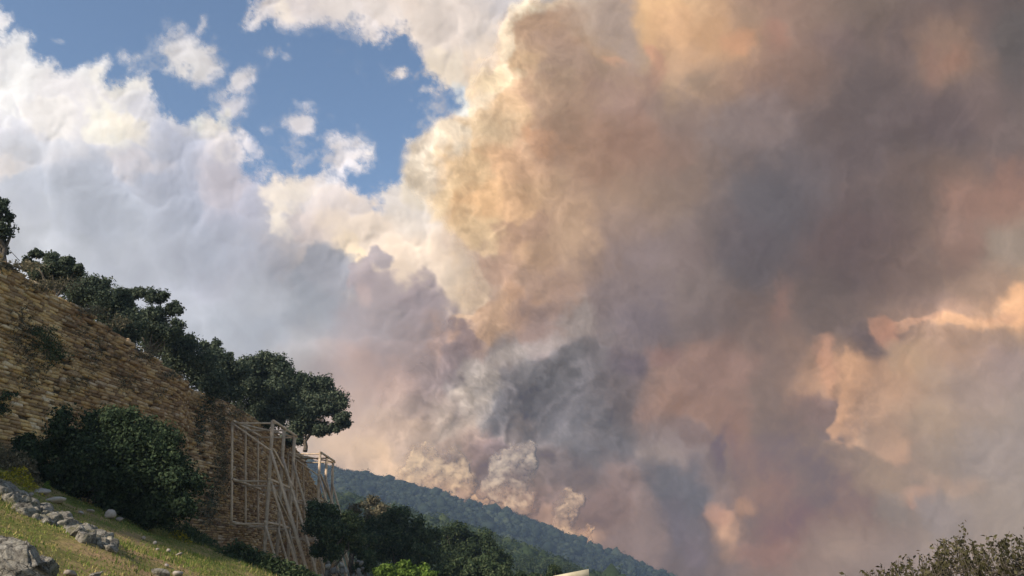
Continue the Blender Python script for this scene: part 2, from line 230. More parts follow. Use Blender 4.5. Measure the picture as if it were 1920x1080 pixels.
def tone(X, Y, smoke=True):             # backlight put into the colour: billow rims paler, middles darker, plus random strands
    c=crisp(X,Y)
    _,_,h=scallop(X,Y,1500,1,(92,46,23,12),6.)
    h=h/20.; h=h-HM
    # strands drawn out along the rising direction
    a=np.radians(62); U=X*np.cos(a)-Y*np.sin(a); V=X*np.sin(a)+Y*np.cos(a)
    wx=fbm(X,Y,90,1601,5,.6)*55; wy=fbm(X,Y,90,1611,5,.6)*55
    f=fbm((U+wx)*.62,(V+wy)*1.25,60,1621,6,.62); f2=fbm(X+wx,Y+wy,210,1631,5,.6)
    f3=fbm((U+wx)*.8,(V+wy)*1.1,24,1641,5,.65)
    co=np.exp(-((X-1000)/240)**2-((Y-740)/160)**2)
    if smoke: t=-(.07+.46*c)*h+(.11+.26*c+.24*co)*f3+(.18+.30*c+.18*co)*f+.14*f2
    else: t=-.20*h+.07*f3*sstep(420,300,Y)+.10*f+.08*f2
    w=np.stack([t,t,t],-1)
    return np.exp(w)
# ------------------------------------------------------------------ helpers
CP, SP = math.cos(R(PITCH)), math.sin(R(PITCH))
def at(px, py, Y):
    "the world point at forward distance Y seen in the direction of a photograph pixel"
    u = (np.asarray(px, float)-960)/FPX; v = (540-np.asarray(py, float))/FPX
    t = Y/(CP-v*SP)
    return np.stack([u*t, Y+0*t, (SP+v*CP)*t], -1)
def pxof(P):
    P = np.asarray(P, float); f = P[..., 1]*CP+P[..., 2]*SP; w = -P[..., 1]*SP+P[..., 2]*CP
    return 960+FPX*P[..., 0]/f, 540-FPX*w/f
def tag(o, label=None, cat=None, group=None, kind=None):
    if label: o['label'] = label
    if cat: o['category'] = cat
    if group: o['group'] = group
    if kind: o['kind'] = kind
    return o
def empty(name, loc=(0, 0, 0)):
    o = bpy.data.objects.new(name, None); COL.objects.link(o); o.location = loc; o.empty_display_size = .3
    return o
def data(name, V, F, m, smooth=False, col=None, alpha=None):
    V = np.asarray(V, np.float32); F = np.asarray(F, np.int32)
    me = bpy.data.meshes.new(name)
    n, k = F.shape
    me.vertices.add(len(V)); me.vertices.foreach_set('co', V.ravel())
    me.loops.add(n*k); me.loops.foreach_set('vertex_index', F.ravel())
    me.polygons.add(n); me.polygons.foreach_set('loop_start', np.arange(n, dtype=np.int32)*k)
    if smooth: me.polygons.foreach_set('use_smooth', np.ones(n, bool))
    me.update(calc_edges=True)
    if col is not None:
        a = me.attributes.new('tint', 'FLOAT_COLOR', 'POINT')
        c = np.ones((len(V), 4), np.float32); c[:, :3] = col
        a.data.foreach_set('color', c.ravel())
    if alpha is not None:
        a = me.attributes.new('thickness', 'FLOAT', 'POINT'); a.data.foreach_set('value', np.asarray(alpha, np.float32))
    if m is not None: me.materials.append(m)
    return me
def mk(name, V, F, m, parent=None, loc=None, **k):
    V = np.asarray(V, float)
    if loc is None: loc = (0, 0, 0)
    me = data(name, V-np.asarray(loc), F, m, **k)
    o = bpy.data.objects.new(name, me); COL.objects.link(o)
    if parent is not None:
        o.parent = parent; o.location = Vector(loc)-parent.location
    else: o.location = loc
    return o
def gridF(nu, nv, keep=None):
    i = np.arange(nv-1)[:, None]*nu+np.arange(nu-1)[None, :]
    F = np.stack([i, i+nu, i+nu+1, i+1], -1).reshape(-1, 4)
    if keep is not None: F = F[keep.ravel()[F].any(1)]
    return F
def compact(V, F, *arr):
    u, inv = np.unique(F.ravel(), return_inverse=True)
    return (V[u], inv.reshape(F.shape))+tuple(a[u] for a in arr)
def tube(P, rad, sides=6):
    "tapered tube along the points P"
    P = np.asarray(P, float); n = len(P); rad = np.broadcast_to(rad, n)
    T = np.gradient(P, axis=0); T /= np.linalg.norm(T, axis=1)[:, None]+1e-9
    ref = np.array([0, 0, 1.]) if abs(T[0][2]) < .9 else np.array([1., 0, 0])
    A = np.cross(T, ref); A /= np.linalg.norm(A, axis=1)[:, None]+1e-9; B = np.cross(T, A)
    th = np.arange(sides)*2*np.pi/sides
    V = (P[:, None]+rad[:, None, None]*(np.cos(th)[None, :, None]*A[:, None]+np.sin(th)[None, :, None]*B[:, None])).reshape(-1, 3)
    F = []
    for k in range(n-1):
        for s in range(sides):
            F.append((k*sides+s, k*sides+(s+1) % sides, (k+1)*sides+(s+1) % sides, (k+1)*sides+s))
    return V, F
def merge(parts):
    V, F, o = [], [], 0
    for v, f in parts:
        f = np.asarray(f); V.append(np.asarray(v)); F.append(f+o); o += len(v)
    return np.vstack(V), np.vstack(F)
def beam(a, b, w, d=None):
    "square timber from a to b with slightly uneven ends"
    a = np.array(a, float); b = np.array(b, float); d = d or w
    t = b-a; t /= np.linalg.norm(t); ref = np.array([0, 1., 0]) if abs(t[1]) < .8 else np.array([1., 0, 0])
    u = np.cross(t, ref); u /= np.linalg.norm(u); v = np.cross(t, u)
    n = 7; V = []
    for k in range(n):
        q = k/(n-1); c = a+(b-a)*q+u*random.uniform(-1, 1)*w*.12*(0 < k < n-1)
        for su, sv in ((-1, -1), (1, -1), (1, 1), (-1, 1)): V.append(c+u*su*w/2+v*sv*d/2)
    F = []
    for k in range(n-1):
        for s in range(4): F.append((k*4+s, k*4+(s+1) % 4, k*4+4+(s+1) % 4, k*4+4+s))
    F.append((3, 2, 1, 0)); m = (n-1)*4; F.append((m, m+1, m+2, m+3))
    return np.array(V), np.array(F)
ICO = None
def ico(sub):
    import bmesh
    bm = bmesh.new(); bmesh.ops.create_icosphere(bm, subdivisions=sub, radius=1)
    V = np.array([v.co[:] for v in bm.verts]); F = np.array([[v.index for v in f.verts] for f in bm.faces]); bm.free()
    return V, F
ICO1, ICO2, ICO3, ICO5 = ico(1), ico(2), ico(4), ico(6)
def rockdata(seed, m, sub=ICO3, cuts=11, rough=.06):
    "an angular stone: a ball cut by random planes, then roughened"
    g = np.random.default_rng(seed); V = sub[0].copy()
    for k in range(cuts):
        n = g.normal(size=3); n /= np.linalg.norm(n); d = g.uniform(.45, .8)
        s = V@n; V -= np.clip(s-d, 0, None)[:, None]*n
    V *= 1/np.abs(V).max(0)
    n = fbm(V[:, 0]*3+V[:, 2]*2, V[:, 1]*3-V[:, 2]*2, .9, seed+3, 5, .65)
    V *= (1+rough*n)[:, None]
    return data('rock', V, sub[1], m)
# ------------------------------------------------------------------ materials
def mat(name):
    m = bpy.data.materials.new(name); m.use_nodes = True; nt = m.node_tree
    b = nt.nodes['Principled BSDF']; b.inputs['Roughness'].default_value = .9
    b.inputs['Specular IOR Level'].default_value = .2
    return m, nt, b
def N(nt, t, **k):
    n = nt.nodes.new(t)
    for a, v in k.items(): setattr(n, a, v)
    return n
def ramp(nt, src, stops):
    r = N(nt, 'ShaderNodeValToRGB'); e = r.color_ramp.elements
    while len(e) < len(stops): e.new(.5)
    for q, (p, c) in zip(e, stops): q.position = p; q.color = (*c, 1)
    nt.links.new(src, r.inputs[0]); return r.outputs[0]
def noise(nt, scale, detail=6, vec=None, rough=.6, dist=0):
    n = N(nt, 'ShaderNodeTexNoise'); n.inputs['Scale'].default_value = scale; n.inputs['Detail'].default_value = detail
    n.inputs['Roughness'].default_value = rough; n.inputs['Distortion'].default_value = dist
    if vec is not None: nt.links.new(vec, n.inputs['Vector'])
    return n.outputs[0]
def mixc(nt, f, a, b, mode='MIX'):
    m = N(nt, 'ShaderNodeMix', data_type='RGBA', blend_type=mode)
    for i, v in ((0, f), (6, a), (7, b)):
        if hasattr(v, 'is_linked'): nt.links.new(v, m.inputs[i])
        else: m.inputs[i].default_value = v if i == 0 else (*v, 1)
    return m.outputs[2]
def bump(nt, b, h, s, d):
    n = N(nt, 'ShaderNodeBump'); n.inputs['Strength'].default_value = s; n.inputs['Distance'].default_value = d
    nt.links.new(h, n.inputs['Height']); nt.links.new(n.outputs[0], b.inputs['Normal'])
def pos(nt): return N(nt, 'ShaderNodeNewGeometry').outputs['Position']
def island(nt):
    g = N(nt, 'ShaderNodeNewGeometry'); o = N(nt, 'ShaderNodeObjectInfo')
    a = N(nt, 'ShaderNodeMath', operation='ADD'); nt.links.new(g.outputs['Random Per Island'], a.inputs[0]); nt.links.new(o.outputs['Random'], a.inputs[1])
    f = N(nt, 'ShaderNodeMath', operation='FRACT'); nt.links.new(a.outputs[0], f.inputs[0]); return f.outputs[0]
def smoke_mat(name):
    m, nt, b = mat(name); nt.nodes.remove(b); out = nt.nodes['Material Output']
    a = N(nt, 'ShaderNodeAttribute', attribute_name='tint'); d = N(nt, 'ShaderNodeAttribute', attribute_name='thickness')
    df = N(nt, 'ShaderNodeBsdfDiffuse'); tr = N(nt, 'ShaderNodeBsdfTranslucent'); tp = N(nt, 'ShaderNodeBsdfTransparent')
    nt.links.new(a.outputs[0], df.inputs[0]); nt.links.new(a.outputs[0], tr.inputs[0])
    x = N(nt, 'ShaderNodeMixShader'); x.inputs[0].default_value = .12; nt.links.new(df.outputs[0], x.inputs[1]); nt.links.new(tr.outputs[0], x.inputs[2])
    y = N(nt, 'ShaderNodeMixShader'); nt.links.new(d.outputs['Fac'], y.inputs[0]); nt.links.new(tp.outputs[0], y.inputs[1]); nt.links.new(x.outputs[0], y.inputs[2])
    nt.links.new(y.outputs[0], out.inputs['Surface']); return m
M_SMOKE = smoke_mat('smoke'); M_CLOUD = smoke_mat('cloud')
def leaf_mat(name, stops, trans=.25, big_sc=.7):
    m, nt, b = mat(name); out = nt.nodes['Material Output']
    c = ramp(nt, island(nt), stops)
    big = ramp(nt, noise(nt, big_sc, 4, pos(nt)), [(.35, (.65, .68, .62)), (.65, (1.25, 1.2, 1.1))])
    c = mixc(nt, 1, c, big, 'MULTIPLY')
    nt.links.new(c, b.inputs['Base Color']); b.inputs['Roughness'].default_value = .85; b.inputs['Specular IOR Level'].default_value = .08
    t = N(nt, 'ShaderNodeBsdfTranslucent'); nt.links.new(c, t.inputs[0])
    x = N(nt, 'ShaderNodeMixShader'); x.inputs[0].default_value = trans
    nt.links.new(b.outputs[0], x.inputs[1]); nt.links.new(t.outputs[0], x.inputs[2]); nt.links.new(x.outputs[0], out.inputs['Surface']); return m
L_TOP = leaf_mat('leaf_hilltop', [(0, (.035, .05, .036)), (.6, (.072, .09, .06)), (1, (.13, .145, .095))])
L_BUSH = leaf_mat('leaf_bush', [(0, (.024, .038, .022)), (.6, (.05, .074, .038)), (1, (.095, .118, .06))])
L_BASE = leaf_mat('leaf_base', [(0, (.036, .055, .028)), (.6, (.07, .096, .045)), (1, (.13, .145, .07))])
L_BRIGHT = leaf_mat('leaf_bright', [(0, (.07, .115, .02)), (.6, (.12, .19, .035)), (1, (.2, .26, .06))], .35)
L_YELLOW = leaf_mat('leaf_yellow', [(0, (.12, .13, .02)), (.6, (.3, .26, .03)), (1, (.5, .4, .05))], .35)
L_OLIVE = leaf_mat('leaf_olive', [(0, (.035, .032, .016)), (.6, (.07, .062, .03)), (1, (.13, .115, .065))])
L_DRY = leaf_mat('leaf_dry', [(0, (.09, .08, .05)), (.6, (.15, .13, .085)), (1, (.24, .2, .13))])
L_FAR = leaf_mat('leaf_far', [(0, (.016, .024, .016)), (.6, (.028, .038, .024)), (1, (.05, .06, .036))], .2, .03)
L_MID = leaf_mat('leaf_mid', [(0, (.022, .036, .018)), (.6, (.042, .06, .028)), (1, (.08, .095, .045))], .25, .08)
def bark_mat():
    m, nt, b = mat('bark'); n = noise(nt, 9, 6, pos(nt))
    nt.links.new(ramp(nt, n, [(.3, (.05, .038, .028)), (.7, (.15, .12, .09))]), b.inputs['Base Color']); bump(nt, b, n, .6, .03); return m
M_BARK = bark_mat()
def stone_mat(name, stops, lich):
    m, nt, b = mat(name); p = pos(nt)
    c = ramp(nt, island(nt), stops)
    zone = noise(nt, .22, 5, p, .6, .5)
    if name == 'wall_stone':         # the masonry nearest the camera is cleaner, brighter ochre
        sx = N(nt, 'ShaderNodeSeparateXYZ'); nt.links.new(p, sx.inputs[0]); mr = N(nt, 'ShaderNodeMapRange'); nt.links.new(sx.outputs[1], mr.inputs[0])
        for i_, v_ in ((1, 26.5), (2, 31.), (3, -.25), (4, .13)): mr.inputs[i_].default_value = v_
        ad = N(nt, 'ShaderNodeMath', operation='ADD'); nt.links.new(zone, ad.inputs[0]); nt.links.new(mr.outputs[0], ad.inputs[1]); zone = ad.outputs[0]
    c = mixc(nt, ramp(nt, zone, [(.44, (0, 0, 0)), (.6, (1, 1, 1))]), c, mixc(nt, 1, c, lich, 'MULTIPLY'))
    f = noise(nt, 14, 7, p, .7)
    c = mixc(nt, 1, c, ramp(nt, f, [(.25, (.55, .54, .52)), (.5, (1, 1, 1)), (.75, (1.25, 1.25, 1.25))]), 'MULTIPLY')
    s = ramp(nt, noise(nt, 1.4, 5, p, .65), [(.55, (0, 0, 0)), (.68, (1, 1, 1))])
    c = mixc(nt, s, c, mixc(nt, 1, c, (.6, .62, .56), 'MULTIPLY'))
    nt.links.new(c, b.inputs['Base Color']); bump(nt, b, f, .7, .03); return m
M_WALL = stone_mat('wall_stone', [(0, (.26, .165, .085)), (.35, (.45, .29, .145)), (.7, (.63, .42, .18)), (1, (.68, .52, .34))], (.72, .67, .69))
M_ROCK = stone_mat('field_rock', [(0, (.1, .09, .075)), (.6, (.2, .18, .15)), (1, (.4, .36, .3))], (.85, .83, .8))
M_PALE = stone_mat('pale_rock', [(0, (.3, .24, .19)), (1, (.5, .43, .36))], (.9, .9, .9))
def core_mat():
    m, nt, b = mat('wall_core'); n = noise(nt, 3, 7, pos(nt), .7)
    nt.links.new(ramp(nt, n, [(.3, (.04, .03, .02)), (.7, (.11, .08, .05))]), b.inputs['Base Color']); bump(nt, b, n, .8, .1); return m
M_CORE = core_mat()
def lichen_rock():
    m, nt, b = mat('lichen_rock'); p = pos(nt)
    n = noise(nt, 9, 9, p, .75, .4); c = ramp(nt, n, [(.3, (.05, .044, .037)), (.44, (.2, .18, .15)), (.56, (.34, .31, .26)), (.68, (.56, .52, .44))])
    n2 = noise(nt, 2.2, 5, p, .6); c = mixc(nt, ramp(nt, n2, [(.52, (0, 0, 0)), (.66, (.8, .8, .8))]), c, (.16, .15, .08))
    v = N(nt, 'ShaderNodeTexVoronoi', feature='DISTANCE_TO_EDGE'); v.inputs['Scale'].default_value = 4.5
    dm = N(nt, 'ShaderNodeMixRGB'); dm.inputs[0].default_value = .12; nt.links.new(p, dm.inputs[1]); nz = N(nt, 'ShaderNodeTexNoise'); nz.inputs['Scale'].default_value = 6; nt.links.new(nz.outputs['Color'], dm.inputs[2]); nt.links.new(dm.outputs[0], v.inputs['Vector'])
    c = mixc(nt, 1, c, ramp(nt, v.outputs[0], [(.0, (.22, .2, .18)), (.035, (1.1, 1.06, 1))]), 'MULTIPLY')
    nt.links.new(c, b.inputs['Base Color']); bump(nt, b, n, 1, .12); return m
M_LICHEN = lichen_rock()
def ground_mat():
    m, nt, b = mat('turf'); p = pos(nt)
    n = noise(nt, .45, 6, p, .65, .3); c = ramp(nt, n, [(.34, (.11, .14, .025)), (.46, (.2, .19, .045)), (.54, (.34, .25, .1)), (.64, (.42, .26, .14))])
    f = noise(nt, 7, 8, p, .75); c = mixc(nt, 1, c, ramp(nt, f, [(.3, (.5, .5, .5)), (.65, (1.35, 1.3, 1.2))]), 'MULTIPLY')
    nt.links.new(c, b.inputs['Base Color']); bump(nt, b, f, .9, .12); return m
M_TURF = ground_mat()
G_BLADE = leaf_mat('grass_blade', [(0, (.08, .14, .025)), (.5, (.17, .21, .045)), (.8, (.33, .28, .1)), (1, (.46, .34, .17))], .3)
def forest_floor():
    m, nt, b = mat('forest_floor'); n = noise(nt, .05, 8, pos(nt), .7)
    nt.links.new(ramp(nt, n, [(.35, (.018, .028, .014)), (.6, (.035, .045, .022)), (.75, (.06, .065, .035))]), b.inputs['Base Color']); bump(nt, b, n, 1, 2); return m
M_FLOOR = forest_floor()
def wood_mat():
    m, nt, b = mat('weathered_timber'); n = noise(nt, 5, 6, pos(nt), .6)
    c = ramp(nt, n, [(.3, (.4, .29, .195)), (.6, (.6, .45, .31)), (.75, (.7, .54, .39))])
    c = mixc(nt, 1, c, ramp(nt, island(nt), [(0, (.8, .8, .8)), (1, (1.15, 1.12, 1.1))]), 'MULTIPLY')
    nt.links.new(c, b.inputs['Base Color']); bump(nt, b, n, .4, .01); return m
M_WOOD = wood_mat()
def plaster():
    m, nt, b = mat('plaster'); n = noise(nt, 1.5, 6, pos(nt), .6)
    nt.links.new(ramp(nt, n, [(.3, (.42, .34, .22)), (.7, (.56, .47, .32))]), b.inputs['Base Color']); return m
M_PLASTER = plaster()
# ------------------------------------------------------------------ terrain
def smax0(x, k=1.5): return .5*(x+np.sqrt(x*x+k*k))
def ground_z(x, y):
    x = np.asarray(x, float); y = np.asarray(y, float)
    xl = np.clip(smax0(-x), 0, 22)
    z = .38*xl-.16*smax0(x)-.019*np.clip(y, -60, 70)-1.95-.075*np.clip(y-24, 0, 40)
    far = np.clip((np.hypot(x, y)-60)/260, 0, 1); z = z*(1-far)-38*far*far*(3-2*far)
    near = np.exp(-((x+8)**2+(y-16)**2)/500)
    z = z+near*(fbm(x, y, 5, 201, 4)*.22+fbm(x, y, 1.3, 207, 3)*.06)
    return z
def warpax(lo, hi, n, k):
    t = np.linspace(-1, 1, n); a = np.sinh(k*t)/np.sinh(k); return np.where(a < 0, -a*lo, a*hi)
ax = np.unique(np.concatenate([warpax(-900, 900, 220, 6), np.arange(-24, 4, .22)]))
ay = np.unique(np.concatenate([warpax(-50, 835, 200, 5), np.arange(3, 50, .25)]))
GX, GY = np.meshgrid(ax, ay)
gv = np.stack([GX, GY, ground_z(GX, GY)], -1).reshape(-1, 3)
me_ground = mk('ground', gv, gridF(len(ax), len(ay)), M_TURF, smooth=True); tag(me_ground, kind='structure')

# the wooded ridge that the fire runs along, and the nearer wooded spur
RIDGE = [(300, 800, 700), (450, 845, 690), (560, 862, 690), (625, 884, 690), (700, 898, 695), (760, 912, 700), (830, 930, 700), (900, 950, 700), (960, 972, 700), (1030, 997, 700), (1110, 1027, 700), (1180, 1056, 700), (1250, 1086, 700), (1330, 1112, 700), (1500, 1150, 700), (1900, 1190, 700)]
SPUR = [(440, 905, 330), (560, 925, 320), (650, 940, 310), (720, 955, 300), (800, 978, 290), (880, 1004, 280), (960, 1034, 265), (1040, 1068, 250), (1110, 1096, 235), (1200, 1120, 220), (1400, 1160, 200)]
def hill(name, line, depth, foot, seed, m):
    P = np.array([at(*q) for q in line]); n = 120
    s = np.linspace(0, len(P)-1, n); P = np.stack([np.interp(s, np.arange(len(P)), P[:, k]) for k in range(3)], -1)
    T = np.concatenate([-np.linspace(.35, 0, 8)[:-1], np.linspace(0, 1, 50)])
    V = np.zeros((len(T), n, 3))
    for j, t in enumerate(T):
        d = t*depth
        V[j, :, 0] = P[:, 0]; V[j, :, 1] = P[:, 1]-d
        w = np.clip(abs(t), 0, 1); f = w**1.25
        V[j, :, 2] = P[:, 2]*(1-f)+foot*f
    V[..., 2] += fbm(V[..., 0], V[..., 1], depth*.28, seed, 4)*depth*.045*np.clip(np.abs(T)*5, 0, 1)[:, None]
    o = mk(name, V.reshape(-1, 3), gridF(n, len(T)), m, smooth=True); tag(o, kind='structure')
    return V[7:]
HV = hill('hill', RIDGE, 360, -60, 301, M_FLOOR)
SV = hill('hill', SPUR, 210, -45, 305, M_FLOOR)

# ------------------------------------------------------------------ foliage builders
rng = np.random.default_rng(7)
def leafquads(C, Nn, size, g, asp=.6):
    n = len(C); s = size*g.uniform(.55, 1.45, n)[:, None]
    a = g.normal(size=(n, 3)); u = np.cross(Nn, a); u /= np.linalg.norm(u, axis=1)[:, None]+1e-9; v = np.cross(Nn, u)
    V = np.stack([C-u*s, C-v*s*asp+Nn*s*.15, C+u*s, C+v*s*asp+Nn*s*.15], 1).reshape(-1, 3)
    return V, np.arange(4*n).reshape(-1, 4)
def crown(lobes, n, size, g, shell=.62, asp=.6, up=.2):
    L = np.array(lobes, float); w = L[:, 3]*L[:, 5]; i = g.choice(len(L), n, p=w/w.sum())
    d = g.normal(size=(n, 3)); d /= np.linalg.norm(d, axis=1)[:, None]
    r = np.where(g.random(n) < .8, shell+(1.3-shell)*g.random(n)**1.5, g.random(n)**.4*shell)
    r *= 1+.22*np.sin(d[:, 0]*7+i)*np.sin(d[:, 2]*6+2*i)
    C = L[i, :3]+d*r[:, None]*L[i][:, [3, 4, 5]]
    nn = d+g.normal(size=(n, 3))*.7+np.array([0, 0, up]); nn /= np.linalg.norm(nn, axis=1)[:, None]
    return leafquads(C, nn, size, g, asp)
def sublobes(ell, Y, g, k=9, rel=.42, depth=1.0):
    "ellipses in photograph pixels -> clusters of smaller lobes in the world"
    out = []
    for e in ell:
        cx, cy, rx, ry = e[:4]; yy = Y+(e[4] if len(e) > 4 else 0)
        c = at(cx, cy, yy); s = np.linalg.norm(c)/FPX/ math.sqrt(1+((cx-960)/FPX)**2)
        ax_, az_ = rx*s, ry*s; ad = (rx+ry)/2*s*depth
        for q in range(k):
            d = g.normal(size=3); d /= np.linalg.norm(d); r = g.uniform(.35, .72)
            f = rel*g.uniform(.75, 1.25)
            m = (ax_+az_)/2
            out.append((c[0]+d[0]*ax_*r, c[1]+d[1]*ad*r, c[2]+d[2]*az_*r, m*f, m*f, m*f*.85))
    return out
def woody(base, lobes, r0, g, nb=7, lean=0):
    L = np.array(lobes); top = L[:, :3].mean(0); base = np.array(base, float)
    mid = base*.45+top*.55; mid[0] += lean
    q = np.linspace(0, 1, 7)[:, None]
    P = (1-q)**2*base+2*q*(1-q)*(mid*.6+base*.4)+q*q*top; P[1:-1, :2] += g.normal(size=(5, 2))*r0*.5
    parts = [tube(P, np.linspace(r0, r0*.35, 7), 8)]
    for k in g.choice(len(L), min(nb, len(L)), replace=False):
        a = P[g.integers(2, 5)]; b = L[k, :3]; m = (a+b)/2+g.normal(size=3)*np.linalg.norm(b-a)*.12+np.array([0, 0, -.06*np.linalg.norm(b-a)])
        parts.append(tube(np.array([a, a*.5+m*.5, m, m*.5+b*.5, b]), np.linspace(r0*.42, r0*.1, 5), 5))
    return merge(parts)
def tree(name, label, cat, Y, ell, base, leaf, n, size, seed, k=9, rel=.42, r0=.14, group=None, shell=.62, nb=7, depth=1.0, asp=.6, crownname='crown'):
    g = np.random.default_rng(seed); L = sublobes(ell, Y, g, k, rel, depth)
    b = np.array(at(base[0], base[1], Y)) if len(base) == 2 else np.array(base, float)
    e = empty(name, tuple(b)); tag(e, label, cat, group)
    V, F = crown(L, n, size, g, shell, asp); mk(crownname, V, F, leaf, e, tuple(b))
    V, F = woody(b, L, r0, g, nb); mk('trunk', V, F, M_BARK, e, tuple(b), smooth=True)
    return e

# ------------------------------------------------------------------ far wood on the two slopes (one mass)
def wood(name, V, n, rad, per, size, m, seed, tmax, spread=1.0):
    g = np.random.default_rng(seed); nt, ns = V.shape[:2]
    t = g.random(n*3)**1.3*tmax*(nt-1); s = g.random(n*3)*(ns-1.01)
    i, j = t.astype(int), s.astype(int); P = V[i, j]*(1-(s-j))[:, None]+V[i, j+1]*(s-j)[:, None]
    P[:, 2] = V[i, j, 2]*(1-(t-i))+V[np.minimum(i+1, nt-1), j, 2]*(t-i); P[:, 1] = V[i, j, 1]*(1-(t-i))+V[np.minimum(i+1, nt-1), j, 1]*(t-i)
    x, y = pxof(P); P = P[(x > 520) & (x < 1500) & (y < 1150) & ((fbm(P[:, 0], P[:, 1], 34, seed+8, 4) < .38) | (g.random(len(P)) < .35))][:n]; n = len(P)
    r = rad*g.uniform(.45, 1.35, n)*np.where(g.random(n) < .05, 1.6, 1)*(1+.45*fbm(P[:, 0], P[:, 1], 40, seed, 3))
    bl, bf = ICO1
    nb = len(bl); d = np.repeat(np.arange(n), 1)
    W = bl[None]*(1+.3*g.normal(size=(n, nb))[..., None]*.6)*(r*.82)[:, None, None]*np.array([1, 1, .85])
    W = W+(P+np.stack([0*r, 0*r, r*.35], -1))[:, None]
    F3 = (bf[None]+np.arange(n)[:, None, None]*nb).reshape(-1, 3)
    o1 = (W.reshape(-1, 3), F3)
    idx = np.repeat(np.arange(n), per); dd = g.normal(size=(len(idx), 3)); dd /= np.linalg.norm(dd, axis=1)[:, None]
    dd[:, 2] = np.abs(dd[:, 2])*.9-.1
    C = P[idx]+np.stack([0*r, 0*r, r*.35], -1)[idx]+dd*(r[idx]*g.uniform(.8, 1.18, len(idx)))[:, None]*np.array([1, 1, .95])
    nn = dd+g.normal(size=dd.shape)*.6; nn /= np.linalg.norm(nn, axis=1)[:, None]
    V4, F4 = leafquads(C, nn, size, g)
    F3b = np.concatenate([F4[:, :3], F4[:, [0, 2, 3]]])+len(o1[0])
    o = mk(name, np.vstack([o1[0], V4]), np.vstack([F3, F3b]), m)
    return o
o = wood('forest', HV, 3800, 3.1, 34, .5, L_FAR, 21, .85)
tag(o, 'hazy blue-green wood covering the ridge under the smoke', 'forest', kind='stuff')
o = wood('forest', SV, 1900, 2.5, 90, .3, L_MID, 22, .8)
tag(o, 'dark green scrub wood covering the nearer slope', 'forest', kind='stuff')

# ------------------------------------------------------------------ the fortress wall
WP = np.array([(-20.5, 6, 11.6), (-19.3, 16, 11.3), (-18.0, 25, 10.8), (-17.55, 28, 10.45), (-17.0, 31, 10.25), (-16.4, 34, 9.7), (-15.7, 36.2, 9.1), (-15.55, 37.4, 8.85), (-16.0, 38.6, 8.8),
               (-16.35, 40, 9.15), (-15.7, 42, 9.1), (-15.45, 44, 9.15), (-15.45, 48, 9.2), (-15.7, 54, 9.2), (-16.0, 60, 9.1), (-16.1, 63, 8.6), (-16.3, 66, 7.9), (-16.5, 70, 7.1), (-16.8, 74, 6.0), (-17.2, 79, 4.6)])
seg = np.hypot(np.diff(WP[:, 0]), np.diff(WP[:, 1])); WS = np.concatenate([[0], np.cumsum(seg)]); WLEN = WS[-1]
# smooth the corners of the plan
ss = np.linspace(0, WLEN, 500); wx = np.interp(ss, WS, WP[:, 0]); wy = np.interp(ss, WS, WP[:, 1]); wt = np.interp(ss, WS, WP[:, 2])
kk = np.exp(-np.linspace(-2, 2, 13)**2); kk /= kk.sum()
def smooth(a): return np.convolve(np.pad(a, 6, mode='edge'), kk, 'valid')
wx, wy, wt = smooth(wx), smooth(wy), smooth(wt)
wtx, wty = np.gradient(wx), np.gradient(wy); q = np.hypot(wtx, wty); wtx, wty = wtx/q, wty/q
def wall_pt(s, z, out=0.):
    s = np.asarray(s, float); z = np.asarray(z, float)
    x = np.interp(s, ss, wx); y = np.interp(s, ss, wy); tx = np.interp(s, ss, wtx); ty = np.interp(s, ss, wty)
    b = .1*(9-z)+fbm(s, z, 5, 401, 3)*.22+fbm(s, z, 1.4, 405, 3)*.07+out
    return np.stack([x+ty*b, y-tx*b, z], -1), np.stack([tx, ty, 0*tx], -1), np.stack([ty, -tx, 0*tx+.1], -1)
def wall_top(s): return np.interp(s, ss, wt)+fbm(np.asarray(s, float), 0*np.asarray(s, float), 2.6, 411, 3)*.22
def wall_base(s):
    P = wall_pt(s, np.full(np.shape(s), 3.))[0]; return ground_z(P[..., 0], P[..., 1])-.2
wall = empty('fortress_wall', (-16, 30, 0))
tag(wall, 'tall curving fortress wall of thin ochre stone courses running down the slope', 'stone wall')
cs = np.linspace(0, WLEN, 260); cz = np.linspace(0, 1, 40)
CS, CZ = np.meshgrid(cs, cz); zb = wall_base(CS); zt = wall_top(CS)-.12
P, _, _ = wall_pt(CS, zb+(zt-zb)*CZ, -.13)
back = P[-1:].copy(); back[..., 0] -= 1.2; back2 = back.copy(); back2[..., 2] -= 9
V = np.concatenate([P, back, back2]); mk('core', V.reshape(-1, 3), gridF(len(cs), len(cz)+2), M_CORE, wall)
BOX = np.array([(-1, -1, -1), (1, -1, -1), (1, 1, -1), (-1, 1, -1), (-1, -1, 1), (1, -1, 1), (1, 1, 1), (-1, 1, 1)], float)/2
BF = np.array([(0, 3, 2, 1), (4, 5, 6, 7), (0, 1, 5, 4), (1, 2, 6, 5), (2, 3, 7, 6), (3, 0, 4, 7)])
g = np.random.default_rng(5); st = []
z = -2.5; rowout = 0
while z < 11.6:
    h = g.uniform(.07, .12); s = g.uniform(12, 12.4)
    while s < WLEN:
        L = g.uniform(.16, .6); m = s+L/2
        zz = z+.05*math.sin(m*.31)+.16*float(np.interp(m, [0, 30, 40, 80], [0, 0, .6, 0]))
        st.append((m, zz+h/2, L, h, rowout)); s += L+.012
    z += h+.028; rowout = g.normal()*.03
st = np.array(st); top = wall_top(st[:, 0]); bot = wall_base(st[:, 0])
ok = (st[:, 1] < top-.02) & (st[:, 1] > bot) & (g.random(len(st)) > .03); st = st[ok]
n = len(st); out = g.normal(size=n)*.028+st[:, 4]+np.where(g.random(n) < .06, .07, 0)-np.where(g.random(n) < .05, .07, 0)
P, T, Nn = wall_pt(st[:, 0], st[:, 1], out)
